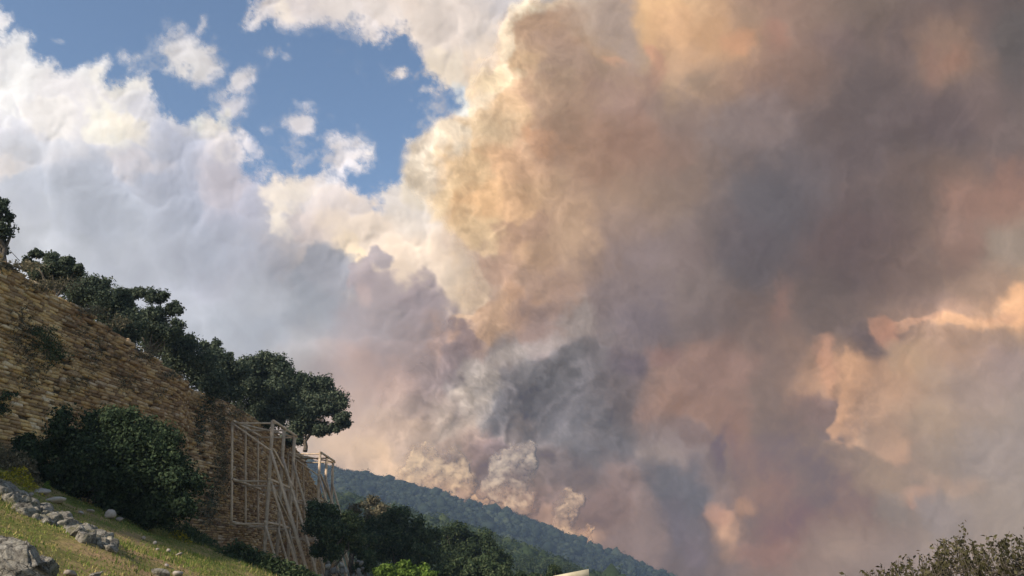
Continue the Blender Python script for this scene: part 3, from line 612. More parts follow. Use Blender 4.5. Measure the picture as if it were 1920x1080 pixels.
Nn = Nn/np.linalg.norm(Nn, axis=1)[:, None]; Z = np.cross(Nn, T); Z = Z*np.sign(Z[:, 2:])
rot = g.normal(size=n)*.02; T2 = T*np.cos(rot)[:, None]+Z*np.sin(rot)[:, None]; Z2 = Z*np.cos(rot)[:, None]-T*np.sin(rot)[:, None]
jit = BOX[None]*np.ones((n, 1, 1))+g.normal(size=(n, 8, 3))*np.array([.03, .05, .09])
SV8 = P[:, None]+(jit[..., :1]*st[:, 2][:, None, None])*T2[:, None]+(jit[..., 1:2]*.3-.1)*Nn[:, None]+(jit[..., 2:]*st[:, 3][:, None, None])*Z2[:, None]
px, py = pxof(P); fr = (px > 2) & (px < 640) & (py > 380) & (py < 1075)
hid = ((px-205)/190)**2+((py-872)/128)**2 < 1
view = P/np.linalg.norm(P, axis=1)[:, None]; show = np.abs((view*Nn).sum(1))*st[:, 2]*st[:, 3]/(P**2).sum(1)
rank = np.argsort(-np.where(fr & ~hid, show, 0)); single = np.zeros(n, bool); single[rank[:300]] = True
joined = SV8[~single].reshape(-1, 3)
o = mk('stonework', joined, (BF[None]+8*np.arange((~single).sum())[:, None, None]).reshape(-1, 4), M_WALL, wall); tag(o, kind='stuff')
for k in np.where(single)[0]:
    mk('stone', SV8[k], BF, M_WALL, wall, tuple(P[k]))
# the filled terrace behind the wall top
ts = np.linspace(0, WLEN, 120); P0 = wall_pt(ts, wall_top(ts)-.12, -.25)[0]; rows = []
for d in (0, 1, 3, 6, 12, 25, 60):
    r = P0.copy(); r[:, 0] -= d; r[:, 2] += min(d*.08, .5)-.1+fbm(r[:, 0], r[:, 1], 3, 420, 3)*.15; rows.append(r)
rows.append(rows[-1]+np.array([0, 0, -12.]))
o = mk('terrace', np.array(rows).reshape(-1, 3), gridF(120, len(rows)), M_TURF, smooth=True); tag(o, kind='structure')

# weeds and dry tufts rooted in the wall face: x, y, half width, half height (photograph), leaf
def wallplant(name, label, cat, spots, leaf, n, size, seed, thick=.35):
    g = np.random.default_rng(seed); C = []
    for (x, y, rx, ry) in spots:
        m = max(20, int(n*rx*ry/sum(a[2]*a[3] for a in spots)))
        a = g.normal(size=(m, 2))*.55; X = x+a[:, 0]*rx; Yp = y+a[:, 1]*ry
        # nearest wall point along each ray
        S_, Z_ = np.meshgrid(np.linspace(10, WLEN, 400), [0]); best = None
        Pw = wall_pt(np.linspace(10, WLEN, 400), np.full(400, 5.))[0]; pxw = pxof(Pw)[0]
        s = np.interp(X, pxw, np.linspace(10, WLEN, 400)); zz = np.zeros(m)
        for it in range(4):
            Q = wall_pt(s, zz)[0]; t = Q[:, 1]; zz = at(X, Yp, t)[:, 2]
            Pw = wall_pt(np.linspace(10, WLEN, 400), np.full(400, float(np.median(zz))))[0]; s = np.interp(X, pxof(Pw)[0], np.linspace(10, WLEN, 400))
        Q, _, Nq = wall_pt(s, zz, 0); C.append(Q+Nq*g.random(m)[:, None]*thick)
    C = np.vstack(C); nn = g.normal(size=C.shape)+np.array([.6, -.3, .4]); nn /= np.linalg.norm(nn, axis=1)[:, None]
    V, F = leafquads(C, nn, size, g, .4); c = C.mean(0)
    o = mk(name, V, F, leaf, loc=tuple(c)); tag(o, label, cat); return o
wallplant('wall_plant', 'green climbing weed hanging on the ochre wall above the big bush', 'plant', [(78, 640, 22, 22), (98, 668, 20, 20), (60, 622, 14, 10)], L_BASE, 1500, .05, 31)
wallplant('dry_creeper', 'grey-green dry growth spreading on the wall left of the climbing weed', 'plant', [(40, 640, 25, 40), (60, 690, 30, 40), (30, 600, 20, 30)], L_DRY, 1300, .05, 32, .2)
wallplant('dry_creeper', 'curtain of grey dry stems hanging down the wall left of the timber frame', 'plant', [(405, 790, 16, 50), (412, 880, 14, 70), (385, 960, 18, 30), (440, 775, 20, 14)], L_DRY, 2200, .07, 33, .3)
wallplant('wall_plant', 'dull green growth in the wall corner behind the big bush', 'plant', [(372, 800, 12, 50), (385, 760, 14, 20), (392, 930, 10, 40)], L_TOP, 900, .07, 34, .3)['kind'] = 'stuff'
wallplant('dry_creeper', 'faint grey-green growth scattered over the wall right of the climbing weed', 'plant', [(180, 660, 30, 30), (240, 720, 24, 20), (140, 720, 30, 20), (300, 740, 18, 16), (150, 620, 20, 12)], L_DRY, 1500, .045, 37, .15)
wallplant('wall_top_grass', 'fringe of dry grass along the rounded crest of the wall', 'grass', [(30, 500, 40, 10), (95, 535, 40, 12), (170, 585, 30, 10), (215, 605, 20, 12), (270, 665, 25, 14), (320, 705, 20, 10)], L_DRY, 2200, .06, 35, .25)

# ------------------------------------------------------------------ trees on the terrace
TOP = 'trees along the top of the fortress wall'
def ontop(px, Y, off=1.5):
    s = np.interp(Y, wy, ss); return (float(np.interp(s, ss, wx))-off, Y, float(np.interp(s, ss, wt))-.2)
T = [
 ('oak_tree', 'dark tree cut off by the left edge with a rounded top against the cloud', 28, [(-18, 420, 40, 50), (2, 385, 18, 15), (14, 408, 13, 16), (-2, 440, 14, 20)], L_TOP, 7000, .055, 10, .40),
 ('shrub', 'small dark shrub right on the wall top at the left edge', 28.5, [(2, 450, 12, 16), (10, 468, 10, 8), (-15, 470, 20, 20)], L_TOP, 1500, .05, 6, .5),
 ('oak_tree', 'tree with separate knobbly tufts standing highest on the wall', 31.5, [(68, 478, 14, 12), (62, 500, 20, 12), (98, 486, 20, 13), (125, 492, 18, 12), (145, 505, 13, 10), (100, 510, 45, 14), (50, 490, 10, 10)], L_TOP, 17000, .055, 9, .46),
 ('thicket', 'dense low blue-green thicket between the knobbly tree and the airy tree', 35, [(110, 530, 40, 20), (165, 548, 50, 30), (205, 580, 42, 34), (130, 516, 34, 18), (240, 615, 36, 36), (182, 530, 26, 14), (85, 520, 22, 18), (225, 560, 20, 26)], L_TOP, 42000, .06, 18, .52),
 ('oak_tree', 'airy tree with sky showing through its branches', 38.5, [(262, 552, 26, 15), (295, 555, 26, 17), (325, 580, 20, 20), (240, 575, 22, 18), (290, 590, 34, 24), (330, 612, 18, 20), (232, 550, 14, 9), (300, 625, 36, 22)], L_TOP, 20000, .06, 9, .42),
 ('thicket', 'dark thicket hugging the wall crest below the airy tree', 41.5, [(300, 640, 42, 34), (340, 668, 42, 38), (375, 695, 38, 40), (270, 622, 30, 30), (355, 645, 24, 20), (400, 720, 30, 28), (322, 690, 20, 22)], L_TOP, 32000, .065, 16, .52),
 ('pointed_tree', 'tree with small pointed tops between two rounded crowns', 46, [(382, 652, 10, 14), (405, 648, 12, 16), (408, 668, 22, 16), (430, 668, 12, 12), (420, 700, 40, 38), (385, 690, 26, 30), (445, 695, 22, 30), (430, 735, 34, 26)], L_TOP, 20000, .07, 10, .5),
 ('oak_tree', 'broad rounded oak rising behind the large timber frame', 50, [(480, 690, 34, 26), (515, 690, 36, 28), (470, 725, 42, 34), (520, 735, 44, 38), (548, 712, 24, 24), (495, 672, 20, 14), (505, 778, 44, 26), (465, 765, 34, 24), (540, 760, 32, 34)], L_TOP, 46000, .075, 14, .46),
 ('leaning_oak_tree', 'big oak leaning out at the end of the wall with its crooked trunk bare', 56, [(590, 725, 36, 28), (615, 755, 34, 30), (575, 765, 44, 36), (640, 785, 20, 18), (625, 805, 18, 10), (552, 740, 22, 24), (600, 800, 26, 16), (560, 800, 30, 18), (652, 795, 10, 8), (570, 712, 20, 12), (548, 815, 26, 22)], L_TOP, 46000, .08, 13, .44),
]
for i, (nm, lab, Y, ell, leaf, n, size, k, rel) in enumerate(T):
    cx = np.mean([e[0] for e in ell]); b = ontop(cx, Y, 1.2)
    w = at(cx, 600, Y)[0]
    base = (min(b[0], w+.3), Y, b[2]-.1) if nm != 'leaning_oak_tree' else tuple(at(572, 846, 56))
    if nm == 'leaning_oak_tree': base = (base[0], base[1], base[2])
    tree(nm, lab, 'shrub' if nm in ('shrub', 'thicket') else 'tree', Y, ell, base, leaf, n, size, 50+i, k, rel, .17 if 'tree' in nm else .06, TOP, shell=.55)

# ------------------------------------------------------------------ the big bush and the wood at the foot of the wall
tree('bush', 'huge dark rounded bush in front of the wall on the grassy slope', 'bush', 22.5,
     [(150, 810, 78, 62), (235, 800, 80, 52), (300, 850, 70, 68), (200, 880, 120, 85), (320, 915, 66, 76), (80, 860, 52, 52), (110, 900, 75, 50), (250, 930, 95, 60), (300, 960, 50, 40), (50, 838, 32, 32)],
     (-11.5, 23, float(ground_z(-11.5, 23))-.1), L_BUSH, 110000, .042, 71, 18, .33, .1, shell=.5, depth=.8)
BASEW = 'trees and bushes in the hollow beyond the wall'
B = [
 ('tree', 'dark rounded tree right of the feet of the raking timbers', 42, [(604, 958, 38, 32), (588, 975, 24, 36), (630, 1000, 46, 46), (608, 1035, 26, 30), (655, 985, 28, 26)], L_BASE, 30000, .062, 12, .36),
 ('tree', 'wispy grey-green tree with thin upright twigs beside the wall end', 66, [(690, 942, 30, 16), (668, 955, 22, 18), (715, 955, 26, 16), (690, 975, 44, 24)], L_DRY, 3500, .09, 9, .36),
 ('tree', 'wide dark tree rising centre of the hollow', 58, [(700, 985, 50, 30), (750, 980, 52, 28), (795, 1000, 40, 32), (720, 1025, 70, 40), (780, 1040, 60, 36)], L_BASE, 36000, .085, 13, .34),
 ('tree', 'green-grey tree lower down to the right of the wide dark tree', 75, [(850, 1005, 45, 26), (895, 1022, 45, 28), (850, 1045, 60, 34), (930, 1050, 40, 30), (820, 1022, 30, 30)], L_MID, 24000, .1, 12, .34),
 ('bush', 'fresh bright green bush at the lower edge below the wide dark tree', 36, [(745, 1072, 46, 20), (715, 1078, 32, 18), (785, 1078, 34, 20), (755, 1060, 22, 10)], L_BRIGHT, 9000, .055, 10, .34),
 ('tree', 'dark low tree between the bright bush and the pale hut', 52, [(860, 1068, 44, 26), (900, 1066, 40, 26), (940, 1082, 40, 22), (835, 1080, 30, 20)], L_BASE, 16000, .08, 10, .34),
 ('bush', 'yellow-green bush touching the left end of the pale hut', 62, [(1020, 1080, 26, 14), (1040, 1068, 16, 12), (985, 1085, 24, 14)], L_MID, 5000, .085, 8, .36),
 ('tree', 'thin tree behind the stone ruin at the foot of the slope', 47, [(640, 1010, 34, 30), (672, 1020, 30, 26), (690, 1050, 34, 30)], L_BASE, 12000, .07, 9, .34),
]
for i, (nm, lab, Y, ell, leaf, n, size, k, rel) in enumerate(B):
    cx = np.mean([e[0] for e in ell]); x = float(at(cx, 1000, Y)[0]); base = (x, Y, float(ground_z(x, Y)))
    tree(nm, lab, nm, Y, ell, base, leaf, n, size, 90+i, k, rel, .13, BASEW, shell=.55)

# more single trees on the wooded spur, each with its crown and trunk
g = np.random.default_rng(77)
protos = []
for k in range(4):
    L = [(*(g.normal(size=3)*np.array([1.5, 1.5, .9])+np.array([0, 0, 4.])), r, r, r*.8) for r in g.uniform(.9, 1.7, 12)]
    V, F = crown(L, 2600, .17, g, .55); a = data('crown', V, F, L_MID if k % 2 else L_BASE)
    V, F = woody((0, 0, -1.2), L, .16, g, 5); b = data('trunk', V, F, M_BARK); protos.append((a, b))
cnt = 0
for k in range(4000):
    if cnt >= 46: break
    Y = g.uniform(95, 235); X = g.uniform(-.2, .12)*Y; i = np.argmin(np.abs(SV[:, 0, 1]-Y)) if False else 0
    # height of the spur there
    d2 = (SV[..., 0]-X)**2+(SV[..., 1]-Y)**2; zz = float(SV[..., 2].ravel()[np.argmin(d2)]) if d2.min() < 60 else float(ground_z(X, Y))
    px, py = pxof((X, Y, zz+3))
    if not (640 < px < 1090 and py < 1085): continue
    e = empty('tree', (X, Y, zz)); e.rotation_euler[2] = g.uniform(0, 6.28); e.scale = [g.uniform(.8, 1.35)]*3
    tag(e, 'rounded green tree among many on the nearer wooded slope', 'tree', 'trees dotted over the nearer wooded slope')
    for me_, nm in zip(protos[k % 4], ('crown', 'trunk')):
        c = bpy.data.objects.new(nm, me_); COL.objects.link(c); c.parent = e
    cnt += 1

# ------------------------------------------------------------------ timber frames shoring the wall
def frame(label, y0, y1, topz, midz, lowz, xo, xw, cat='timber frame'):
    e = empty('timber_frame', (xo, y0, 1)); tag(e, label, cat); ys = np.linspace(y0, y1, 3)
    b = lambda nm, p, q, w=.13: mk(nm, *beam(p, q, w*.88), M_WOOD, e, tuple(p))
    xi = lambda y, z: xw+(7.9-z)*.11
    for y in ys:
        g0 = float(ground_z(xo+.1, y))
        b('post', (xo+.25, y, g0), (xo-.05, y, topz+.12), .17)
        pts = [(xi(y, z), y, z) for z in (lowz-.05, (lowz+midz)/2, midz, (midz+topz)/2, topz+.08)]
        for p, q in zip(pts[:-1], pts[1:]): pass
        b('wall_post', pts[0], pts[-1], .11)
        for z in (lowz, midz, topz): b('cross_rail', (xi(y, z)-.02, y+.1, z), (xo+.12+.02*(topz-z), y+.1, z), .1)
        b('shore', (xo+.05, y-.12, topz-1.5), (-10.0, y-.12, float(ground_z(-10.0, y))), .13)
        b('shore', (xo+.12, y+.22, midz), (-10.6, y+.22, float(ground_z(-10.6, y))), .12)
        b('shore', (xo+.2, y-.22, lowz-.1), (-11.6, y-.22, float(ground_z(-11.6, y))), .11)
        if y == y0: b('knee_brace', (xi(y, topz-.1)+.05, y-.1, topz-.05), (xo+.05, y-.1, topz-1.5), .1)
    for z in (lowz, midz, topz):
        b('rail', (xo+.02*(topz-z)+.02, y0-.15, z+.09), (xo+.02*(topz-z)+.02, y1+.15, z+.09), .12)
        b('rail', (xi(y0, z)+.1, y0-.15, z+.08), (xi(y1, z)+.1, y1+.15, z+.08), .11)
    b('brace', (xo+.13, y0, topz-1.4), (xo+.2, y1, midz+.1), .11); b('brace', (xo+.2, y0, midz-.1), (xo+.3, y1, lowz+.1), .1)
    b('brace', (xi(y0, topz)+.2, y0, topz+.02), (xo-.1, y1, topz+.02), .09)
    return e
frame('large pale timber frame with raking shores propping the wall', 43, 47.6, 7.95, 4.9, 2.75, -12.8, -15.0)
frame('smaller timber frame farther along at the end of the wall', 55.2, 59.4, 8.1, 5.0, 2.6, -13.0, -15.2)

# ------------------------------------------------------------------ ruin, hut
ruin = empty('ruined_wall', tuple(at(640, 1070, 38))); tag(ruin, 'low grey ruined stone wall under the trees below the timber frame', 'ruin')
g = np.random.default_rng(15)
rocks = [rockdata(500+k, M_ROCK, ICO2, 9, .05) for k in range(6)]
for k in range(26):
    p = at(g.uniform(600, 680), g.uniform(1050, 1092), 38+g.uniform(-.4, .4)); o = bpy.data.objects.new('stone', rocks[k % 6]); COL.objects.link(o)
    o.parent = ruin; o.location = Vector(p)-ruin.location; o.scale = (g.uniform(.06, .13), .12, g.uniform(.08, .2)); o.rotation_euler = (0, g.normal()*.25, g.uniform(0, 3))
V, F = beam(at(600, 1098, 38.4), at(690, 1098, 38.4), .5, 1.7); V[:, 2] += -.2; mk('rubble_core', V, F, M_CORE, ruin, tuple(at(640, 1098, 38.4)))
hy = 60.; hx0, hx1 = float(at(1040, 1070, hy)[0]), float(at(1103, 1070, hy)[0]); hz = float(at(1100, 1067, hy)[2]); gz = float(ground_z(hx0, hy))-.3
hut = empty('hut', (hx0, hy, gz)); tag(hut, 'pale plastered hut whose top corner shows at the lower edge', 'building')
def prism(x0, x1, y0, y1, zb, za0, za1):
    V = [(x0, y0, zb), (x1, y0, zb), (x1, y1, zb), (x0, y1, zb), (x0, y0, za0), (x1, y0, za1), (x1, y1, za1), (x0, y1, za0)]
    return np.array(V), BF
mk('wall', *prism(hx0+.05, hx1-.05, hy+.05, hy+3, gz, hz-.62, hz-.18), M_PLASTER, hut, (hx0, hy, gz))
mk('roof', *prism(hx0-.05, hx1+.03, hy-.06, hy+3.1, hz-.8, hz-.45, hz), M_PLASTER, hut, (hx0, hy, gz))
V, F = prism(hx0-.05, hx1+.03, hy-.06, hy+3.1, 0, .12, .12); r_ = hut.children[1].data
for v, (dz) in zip(r_.vertices, (-.12, -.12, -.12, -.12, 0, 0, 0, 0)):
    if dz: v.co.z = (hz-.45 if v.co.x < .5 else hz)-gz-.14
mk('door', *prism(hx0+.6, hx0+1.5, hy+.02, hy+.08, gz+.1, gz+2.1, gz+2.1), M_WOOD, hut, (hx0, hy, gz))
w_ = mk('window', *prism(hx0+1.8, hx0+2.3, hy+.02, hy+.08, hz-1.9, hz-1.2, hz-1.2), M_CORE, hut, (hx0, hy, gz))

# ------------------------------------------------------------------ stones, boulders and plants on the grass slope
def ground_hit(px, py):
    Y = np.linspace(3, 60, 4000); P = at(px, py, Y); d = P[:, 2]-ground_z(P[:, 0], P[:, 1]); k = np.argmax(d < 0)
    return P[k] if d.min() < 0 else P[np.argmin(d)]
RK = [rockdata(600+k, M_LICHEN, ICO3, 12, .16) for k in range(7)]; RP = [rockdata(620+k, M_PALE, ICO2, 7, .05) for k in range(4)]
def stone(name, px, py, wpx, hpx, me_, label, cat='rock', group=None, parent=None, rot=None, sink=.25):
    p = ground_hit(px, py+hpx*.4); s = np.linalg.norm(p)/FPX
    o = bpy.data.objects.new(name, me_); COL.objects.link(o)
    w, h = wpx*s/2, hpx*s/2
    o.scale = (w, w*.8, h); o.rotation_euler = (random.uniform(-.2, .2), random.uniform(-.1, .1)+.25, rot if rot is not None else random.uniform(0, 6))
    l = Vector((p[0], p[1], p[2]+h*(1-sink)))
    if parent is not None: o.parent = parent; o.location = l-parent.location
    else: o.location = l; tag(o, label, cat, group)
    return o
random.seed(4)
low = empty('low_wall', tuple(ground_hit(160, 970))); tag(low, 'low broken line of grey lichened stones crossing the grass slope', 'stone wall')
line = [(-30, 905), (0, 912), (30, 932), (60, 955), (100, 965), (140, 985), (175, 1003), (205, 1018)]
lx = [q[0] for q in line]; ly = [q[1] for q in line]
gg = np.random.default_rng(8)
for k in range(96):
    x = -30+k*2.5+gg.normal()*3; y = np.interp(x, lx, ly)+gg.uniform(-15, 13); w = gg.uniform(16, 40)
    stone('stone', x, y, w, w*gg.uniform(.55, .9), RK[k % 7], None, parent=low, sink=.8)
RB = [rockdata(650+k, M_LICHEN, ICO5, 14, .2) for k in range(3)]
for k, (x, y, w, h, lab) in enumerate([(10, 1052, 110, 60, 'big grey slab-edged boulder in the bottom left corner'), (78, 1070, 44, 34, 'dark split boulder at the right end of the corner rocks'), (30, 1086, 90, 40, 'low grey boulder lowest in the left corner')]):
    stone('boulder', x, y, w, h, RB[k % 3], lab, 'boulder', rot=.3*k, sink=.1)
for k, (x, y, w, h, lab) in enumerate([(78, 922, 30, 11, 'flat pinkish stone at the left foot of the big bush'), (102, 938, 32, 12, 'flat pinkish stone just below the other flat one'), (205, 966, 18, 17, 'round pale boulder on the grass under the bush'),
        (224, 975, 16, 8, 'small pinkish stone right of the round pale boulder'), (152, 962, 12, 7, 'small pale stone between the flat and round ones'), (170, 958, 14, 7, 'small reddish stone close under the bush'),
        (57, 928, 8, 8, 'tiny white stone left of the flat pinkish stones'), (268, 1010, 9, 7, 'white stone highest of the scattered white ones'), (289, 1018, 8, 7, 'white stone second in the scattered white ones'),
        (294, 1030, 8, 6, 'white stone low in the scattered white ones'), (316, 1033, 9, 7, 'white stone at the right end of the scattered white ones'), (312, 1061, 9, 6, 'lone white stone low on the grass'),
        (300, 1075, 34, 16, 'grey stone cut by the lower edge of the view'), (333, 1076, 22, 12, 'pale stone beside the grey stone at the lower edge'), (132, 1076, 22, 12, 'rounded stone at the lower edge right of the corner boulders'),
        (178, 1078, 26, 10, 'flat grey stone at the lower edge'), (335, 1040, 16, 7, 'brown stone right of the scattered white ones')]):
    stone('rock', x, y, w, h, RP[k % 4] if k not in (12, 15) else RK[k % 7], lab)

# grass blades on the part of the slope that is seen
g = np.random.default_rng(12); n = 150000
X = g.uniform(-17, -2.5, n); Y = 5+25*g.random(n)**.8; keep = (X > -.66*Y-1)
X, Y = X[keep], Y[keep]; cl = fbm(X, Y, .8, 700, 4); keep = cl > g.uniform(-.6, .45, len(X)); X, Y = X[keep], Y[keep]; Z = ground_z(X, Y)
px, py = pxof(np.stack([X, Y, Z], -1)); keep = (px > -30) & (px < 620) & (py < 1130); X, Y, Z = X[keep], Y[keep], Z[keep]; n = len(X)
h = g.uniform(.02, .065, n)*(1+.8*(fbm(X, Y, 2, 710, 3) > .25)); a = g.uniform(0, 6.28, n); w = .012*g.uniform(.6, 1.5, n)
P = np.stack([X, Y, Z-.01], -1); u = np.stack([np.cos(a), np.sin(a), 0*a], -1)*w[:, None]; tip = P+np.stack([g.normal(size=n)*.35*h, g.normal(size=n)*.35*h, h], -1)
V = np.stack([P-u, P+u, tip], 1).reshape(-1, 3)
o = mk('grass', V, np.arange(3*n).reshape(-1, 3), G_BLADE); tag(o, 'short green and straw coloured grass on the slope', 'grass', kind='stuff')
def weeds(name, label, cat, spots, leaf, n, size, seed, hh=.35):
    g = np.random.default_rng(seed); C = []
    for (x, y, rx) in spots:
        p = ground_hit(x, y); s = np.linalg.norm(p)/FPX; m = int(n/len(spots))
        q = np.stack([p[0]+g.normal(size=m)*rx*s*.5, p[1]+g.normal(size=m)*rx*s*.5, 0*np.zeros(m)], -1); r = g.random(m)
        q[:, 2] = ground_z(q[:, 0], q[:, 1])+r*hh*np.exp(-((q[:, 0]-p[0])**2+(q[:, 1]-p[1])**2)/(rx*s)**2*1.5)
        C.append(q)
    C = np.vstack(C); nn = g.normal(size=C.shape); nn /= np.linalg.norm(nn, axis=1)[:, None]
    V, F = leafquads(C, nn, size, g, .45); o = mk(name, V, F, leaf, loc=tuple(C.mean(0))); return tag(o, label, cat)
weeds('flowering_plant', 'yellow flowering plant at the left foot of the big bush', 'plant', [(36, 908, 30)], L_YELLOW, 700, .035, 41, .45)
weeds('weed', 'small light green weed beside the flat pinkish stones', 'plant', [(88, 920, 8)], L_BRIGHT, 160, .03, 42, .25)
weeds('undergrowth', 'dull green undergrowth along the foot of the wall', 'undergrowth', [(x, 1012+(x-350)*.26, 26) for x in range(345, 600, 12)], L_BASE, 9000, .06, 43, .5)
weeds('undergrowth', 'dry scrub at the wall foot left of the big bush', 'undergrowth', [(x, 872+.5*x, 22) for x in range(-20, 60, 12)], L_DRY, 2500, .045, 44, .6)
weeds('weed', 'pale yellowish weed at the right foot of the big bush', 'plant', [(338, 1013, 20)], L_YELLOW, 220, .03, 45, .3)
wallplant('wall_plant', 'dark green sprig growing from the wall at the left edge', 'plant', [(0, 745, 9, 10), (-6, 768, 12, 12), (14, 742, 5, 5)], L_BUSH, 600, .045, 36, .4)

# ------------------------------------------------------------------ near shrub, lower right
g = np.random.default_rng(99); NY = 10.
prof = [(1540, 1120), (1590, 1078), (1625, 1062), (1660, 1056), (1690, 1040), (1730, 1028), (1760, 1012), (1800, 1000), (1830, 1010), (1870, 1004), (1920, 998), (2000, 1000), (2100, 1050)]
bx = float(at(1850, 1080, NY)[0]); b0 = (bx, NY, float(ground_z(bx, NY)))
sh = empty('shrub', b0); tag(sh, 'sparse olive-leaved shrub with thin upright twigs in the lower right corner', 'shrub')
LV, TW = [], []
limbs = []
for k in range(16):
    x = 1600+k*30; y = np.interp(x, [p[0] for p in prof], [p[1] for p in prof])+70; e_ = np.array(at(x, y, NY+g.uniform(-.8, .8)))
    m = np.array(b0)*.5+e_*.5; m[2] += .1; m[:2] += g.normal(size=2)*.1; q = np.linspace(0, 1, 6)[:, None]
    c = (1-q)**2*np.array(b0)+2*q*(1-q)*m+q*q*e_; TW.append(tube(c, np.linspace(.035, .009, 6), 5)); limbs.append(e_)
for k in range(430):
    x = g.uniform(1580, 2080); y = np.interp(x, [p[0] for p in prof], [p[1] for p in prof])+abs(g.normal())*38+g.uniform(-6, 10)
    if k < 26: y -= g.uniform(8, 24)
    if k == 1: x, y = 1806, 982
    tip = np.array(at(x, y, NY+g.uniform(-.9, .9))); L = g.uniform(.18, .42); d = np.array([g.normal()*.25, g.normal()*.25, 1.]); d /= np.linalg.norm(d)
    a = tip-d*L; nr = min(limbs, key=lambda l: np.linalg.norm(l-a)); mid = (a+nr)/2+g.normal(size=3)*.03
    c = np.array([nr, mid, a, (a+tip)/2+g.normal(size=3)*.01, tip]); TW.append(tube(c, np.linspace(.006, .0022, 5), 4))
    m = int(g.uniform(9, 20)) if k != 1 else 26; r = g.random(m)
    C = a+(tip-a)*r[:, None]+g.normal(size=(m, 3))*.018; nn = g.normal(size=(m, 3)); nn /= np.linalg.norm(nn, axis=1)[:, None]
    LV.append(leafquads(C, nn, .024, g, .6))
mk('foliage', *merge(LV), L_OLIVE, sh, b0); mk('branches', *merge(TW), M_BARK, sh, b0)

HZ = .00028
# ------------------------------------------------------------------ smoke and clouds (low relief in the sun, most light and shade painted into the colour)
E_SMOKE = np.array([1.49, 1.50, 1.53])      # mean light on a facing billow, used to turn seen colours into base colours
E_CLOUD = np.array([1.42, 1.37, 1.32])
HJ = np.array([.30, .36, .50])
def base_col(c, P, E, far):
    d = P/np.linalg.norm(P, axis=-1, keepdims=True); L = np.minimum(845/np.maximum(d[..., 1], .1), np.where(d[..., 2] > .001, 132/np.maximum(d[..., 2], .001), 66/np.maximum(-d[..., 2], .05)))
    L = np.minimum(L, np.linalg.norm(P, axis=-1)); T = np.exp(-HZ*L)[..., None]
    c = np.maximum(c-HJ*(1-T), .25*c)/(T*E); m = c.max(-1, keepdims=True); return c*np.minimum(1, .93/np.maximum(m, 1e-6))
def sheet(name, D, x0, x1, y0, y1, step, m, mask, relief, col, E):
    PX, PY = np.meshgrid(np.arange(x0, x1+step, step), np.arange(y0, y1+step, step))
    a = mask(PX, PY); h = relief(PX, PY)*D/1500.
    P = at(PX, PY, D-h); V = P.reshape(-1, 3); F = gridF(PX.shape[1], PX.shape[0], a > .004)
    V, F, C, A = compact(V, F, base_col(col(PX, PY), P, E, D).reshape(-1, 3), a.ravel())
    return mk(name, V, F, m, smooth=True, col=C, alpha=A)
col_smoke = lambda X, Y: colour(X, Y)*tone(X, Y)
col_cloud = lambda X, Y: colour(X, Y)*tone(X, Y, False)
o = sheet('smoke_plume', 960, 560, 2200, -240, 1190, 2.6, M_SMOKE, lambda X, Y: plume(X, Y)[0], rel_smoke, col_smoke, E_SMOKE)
tag(o, 'enormous billowing smoke plume, amber at its left edge and slate grey inside', 'smoke')
o = sheet('clouds', 4200, -280, 1320, -240, 1120, 2.8, M_CLOUD, cover, rel_cloud, col_cloud, E_CLOUD)
tag(o, 'white and grey cumulus clouds around the patch of blue sky', 'cloud', kind='stuff')
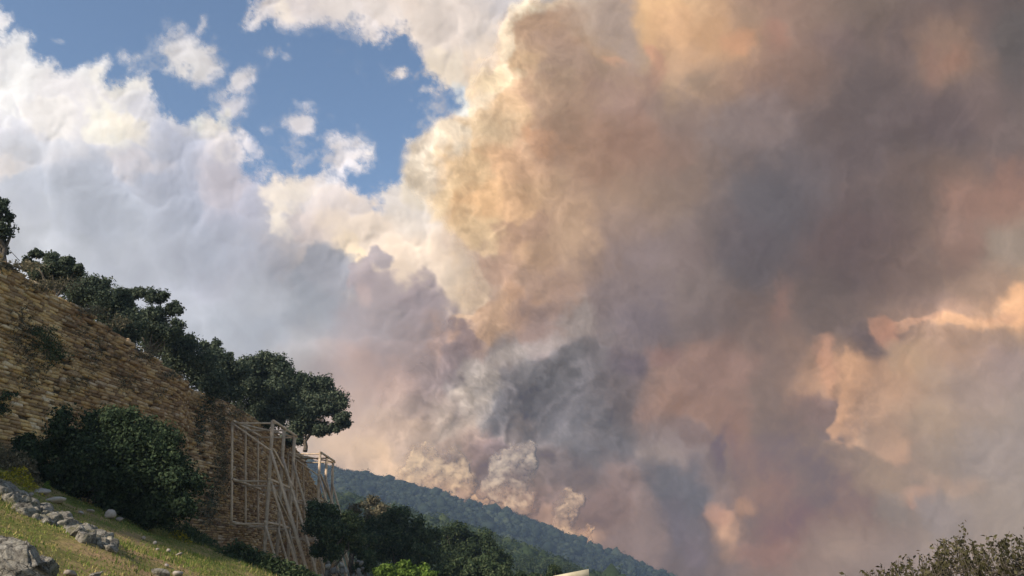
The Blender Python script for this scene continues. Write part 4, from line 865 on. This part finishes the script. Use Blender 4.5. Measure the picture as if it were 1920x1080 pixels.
# small bright smoke heads boiling up right behind the ridge: centre, half sizes, tilt
def puff(label, path, seed, D=735., tn=('e6cdb2', 'a08a80'), n=46):
    g = np.random.default_rng(seed); path = np.array(path, float); q = g.random(n)*(len(path)-1); i = q.astype(int); f = (q-i)[:, None]
    c = path[i]*(1-f)+path[np.minimum(i+1, len(path)-1)]*f; r = c[:, 2]*g.uniform(.28, .62, n); a_ = g.random(n)*6.28; m = g.random(n)**.6; r = r*1.25
    hx = c[:, 0]+np.cos(a_)*m*c[:, 2]*.8; hy = c[:, 1]+np.sin(a_)*m*c[:, 2]*.8; bright = g.random(n)
    x0, x1, y0, y1 = (hx-r).min()-22, (hx+r).max()+22, (hy-r).min()-22, (hy+r).max()+22
    st_ = 1.1; X, Y = np.meshgrid(np.arange(x0, x1+st_, st_), np.arange(y0, y1+st_, st_))
    wx = fbm(X, Y, 30, seed, 6, .62)*16; wy = fbm(X, Y, 30, seed+9, 6, .62)*16; U, V_ = X+wx, Y+wy
    H = np.zeros(X.shape); A = np.zeros(X.shape); B = np.zeros(X.shape); Wt = np.full(X.shape, 1e-6)
    for k in np.argsort(hy):                     # lower heads stand in front of the ones above
        d = np.sqrt((U-hx[k])**2+(V_-hy[k])**2)/r[k]; e = sstep(1.45, .35, d)
        top = np.sqrt(np.clip(1-d*d*.8, 0, 1)); H = H*(1-e)+(r[k]*.09*top+3)*e; A = 1-(1-A)*(1-e*.8)
        thin = sstep(.2, 1.0, d)                 # lit rim painted in: paler on the upper left of each head
        B = B*(1-e*.8)+e*.8*(.0+.7*bright[k]+.35*thin*1.1*sstep(.6, -.4, (U-hx[k])/r[k]+(V_-hy[k])/r[k]))  # thin is the painted lit rim, kept to the upper left
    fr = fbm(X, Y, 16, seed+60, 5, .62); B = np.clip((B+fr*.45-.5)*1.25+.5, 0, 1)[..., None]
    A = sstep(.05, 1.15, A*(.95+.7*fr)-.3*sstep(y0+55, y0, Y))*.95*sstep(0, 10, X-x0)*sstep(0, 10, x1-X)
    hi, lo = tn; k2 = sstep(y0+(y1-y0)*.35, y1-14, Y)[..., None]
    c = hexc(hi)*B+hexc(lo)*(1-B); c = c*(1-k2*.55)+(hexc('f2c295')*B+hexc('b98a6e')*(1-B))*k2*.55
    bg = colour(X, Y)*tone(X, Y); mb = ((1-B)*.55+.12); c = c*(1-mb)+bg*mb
    P = at(X, Y, D-H*D/1500.); V = P.reshape(-1, 3); F = gridF(X.shape[1], X.shape[0], A > .004)
    Vb = at(X, Y, D+H*D/1500.*.8+.5).reshape(-1, 3); Fb = F[:, ::-1]+len(V); C = base_col(c, P, E_SMOKE, D)
    V, F, C, A = compact(np.vstack([V, Vb]), np.vstack([F, Fb]), np.vstack([C.reshape(-1, 3)]*2), np.concatenate([A.ravel()]*2))
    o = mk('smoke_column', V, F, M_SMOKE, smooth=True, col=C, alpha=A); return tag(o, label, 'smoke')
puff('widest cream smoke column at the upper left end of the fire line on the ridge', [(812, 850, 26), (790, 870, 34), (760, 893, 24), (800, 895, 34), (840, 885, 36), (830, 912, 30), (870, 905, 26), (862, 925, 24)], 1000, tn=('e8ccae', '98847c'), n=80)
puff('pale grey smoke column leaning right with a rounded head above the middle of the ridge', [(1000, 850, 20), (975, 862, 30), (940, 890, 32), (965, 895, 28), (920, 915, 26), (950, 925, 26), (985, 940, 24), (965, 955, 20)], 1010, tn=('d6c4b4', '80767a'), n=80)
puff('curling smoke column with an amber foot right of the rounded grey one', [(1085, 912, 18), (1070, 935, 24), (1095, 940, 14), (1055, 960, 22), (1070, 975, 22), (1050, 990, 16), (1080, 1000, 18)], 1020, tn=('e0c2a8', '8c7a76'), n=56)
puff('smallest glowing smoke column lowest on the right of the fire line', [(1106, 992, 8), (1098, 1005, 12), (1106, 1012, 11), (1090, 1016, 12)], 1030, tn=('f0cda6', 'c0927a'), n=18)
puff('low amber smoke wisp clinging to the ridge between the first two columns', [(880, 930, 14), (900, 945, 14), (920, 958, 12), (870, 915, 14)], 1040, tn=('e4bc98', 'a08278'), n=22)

# ------------------------------------------------------------------ haze over the valley
m = bpy.data.materials.new('haze'); m.use_nodes = True; nt = m.node_tree; nt.nodes.clear()
out_ = nt.nodes.new('ShaderNodeOutputMaterial'); pv = nt.nodes.new('ShaderNodeVolumePrincipled')
pv.inputs['Color'].default_value = (.56, .73, 1.0, 1); pv.inputs['Density'].default_value = HZ; pv.inputs['Anisotropy'].default_value = 0.0
nt.links.new(pv.outputs[0], out_.inputs['Volume'])
hb = mk('haze', *prism(-950, 950, -60, 845, -66, 132, 132), m); tag(hb, kind='stuff')
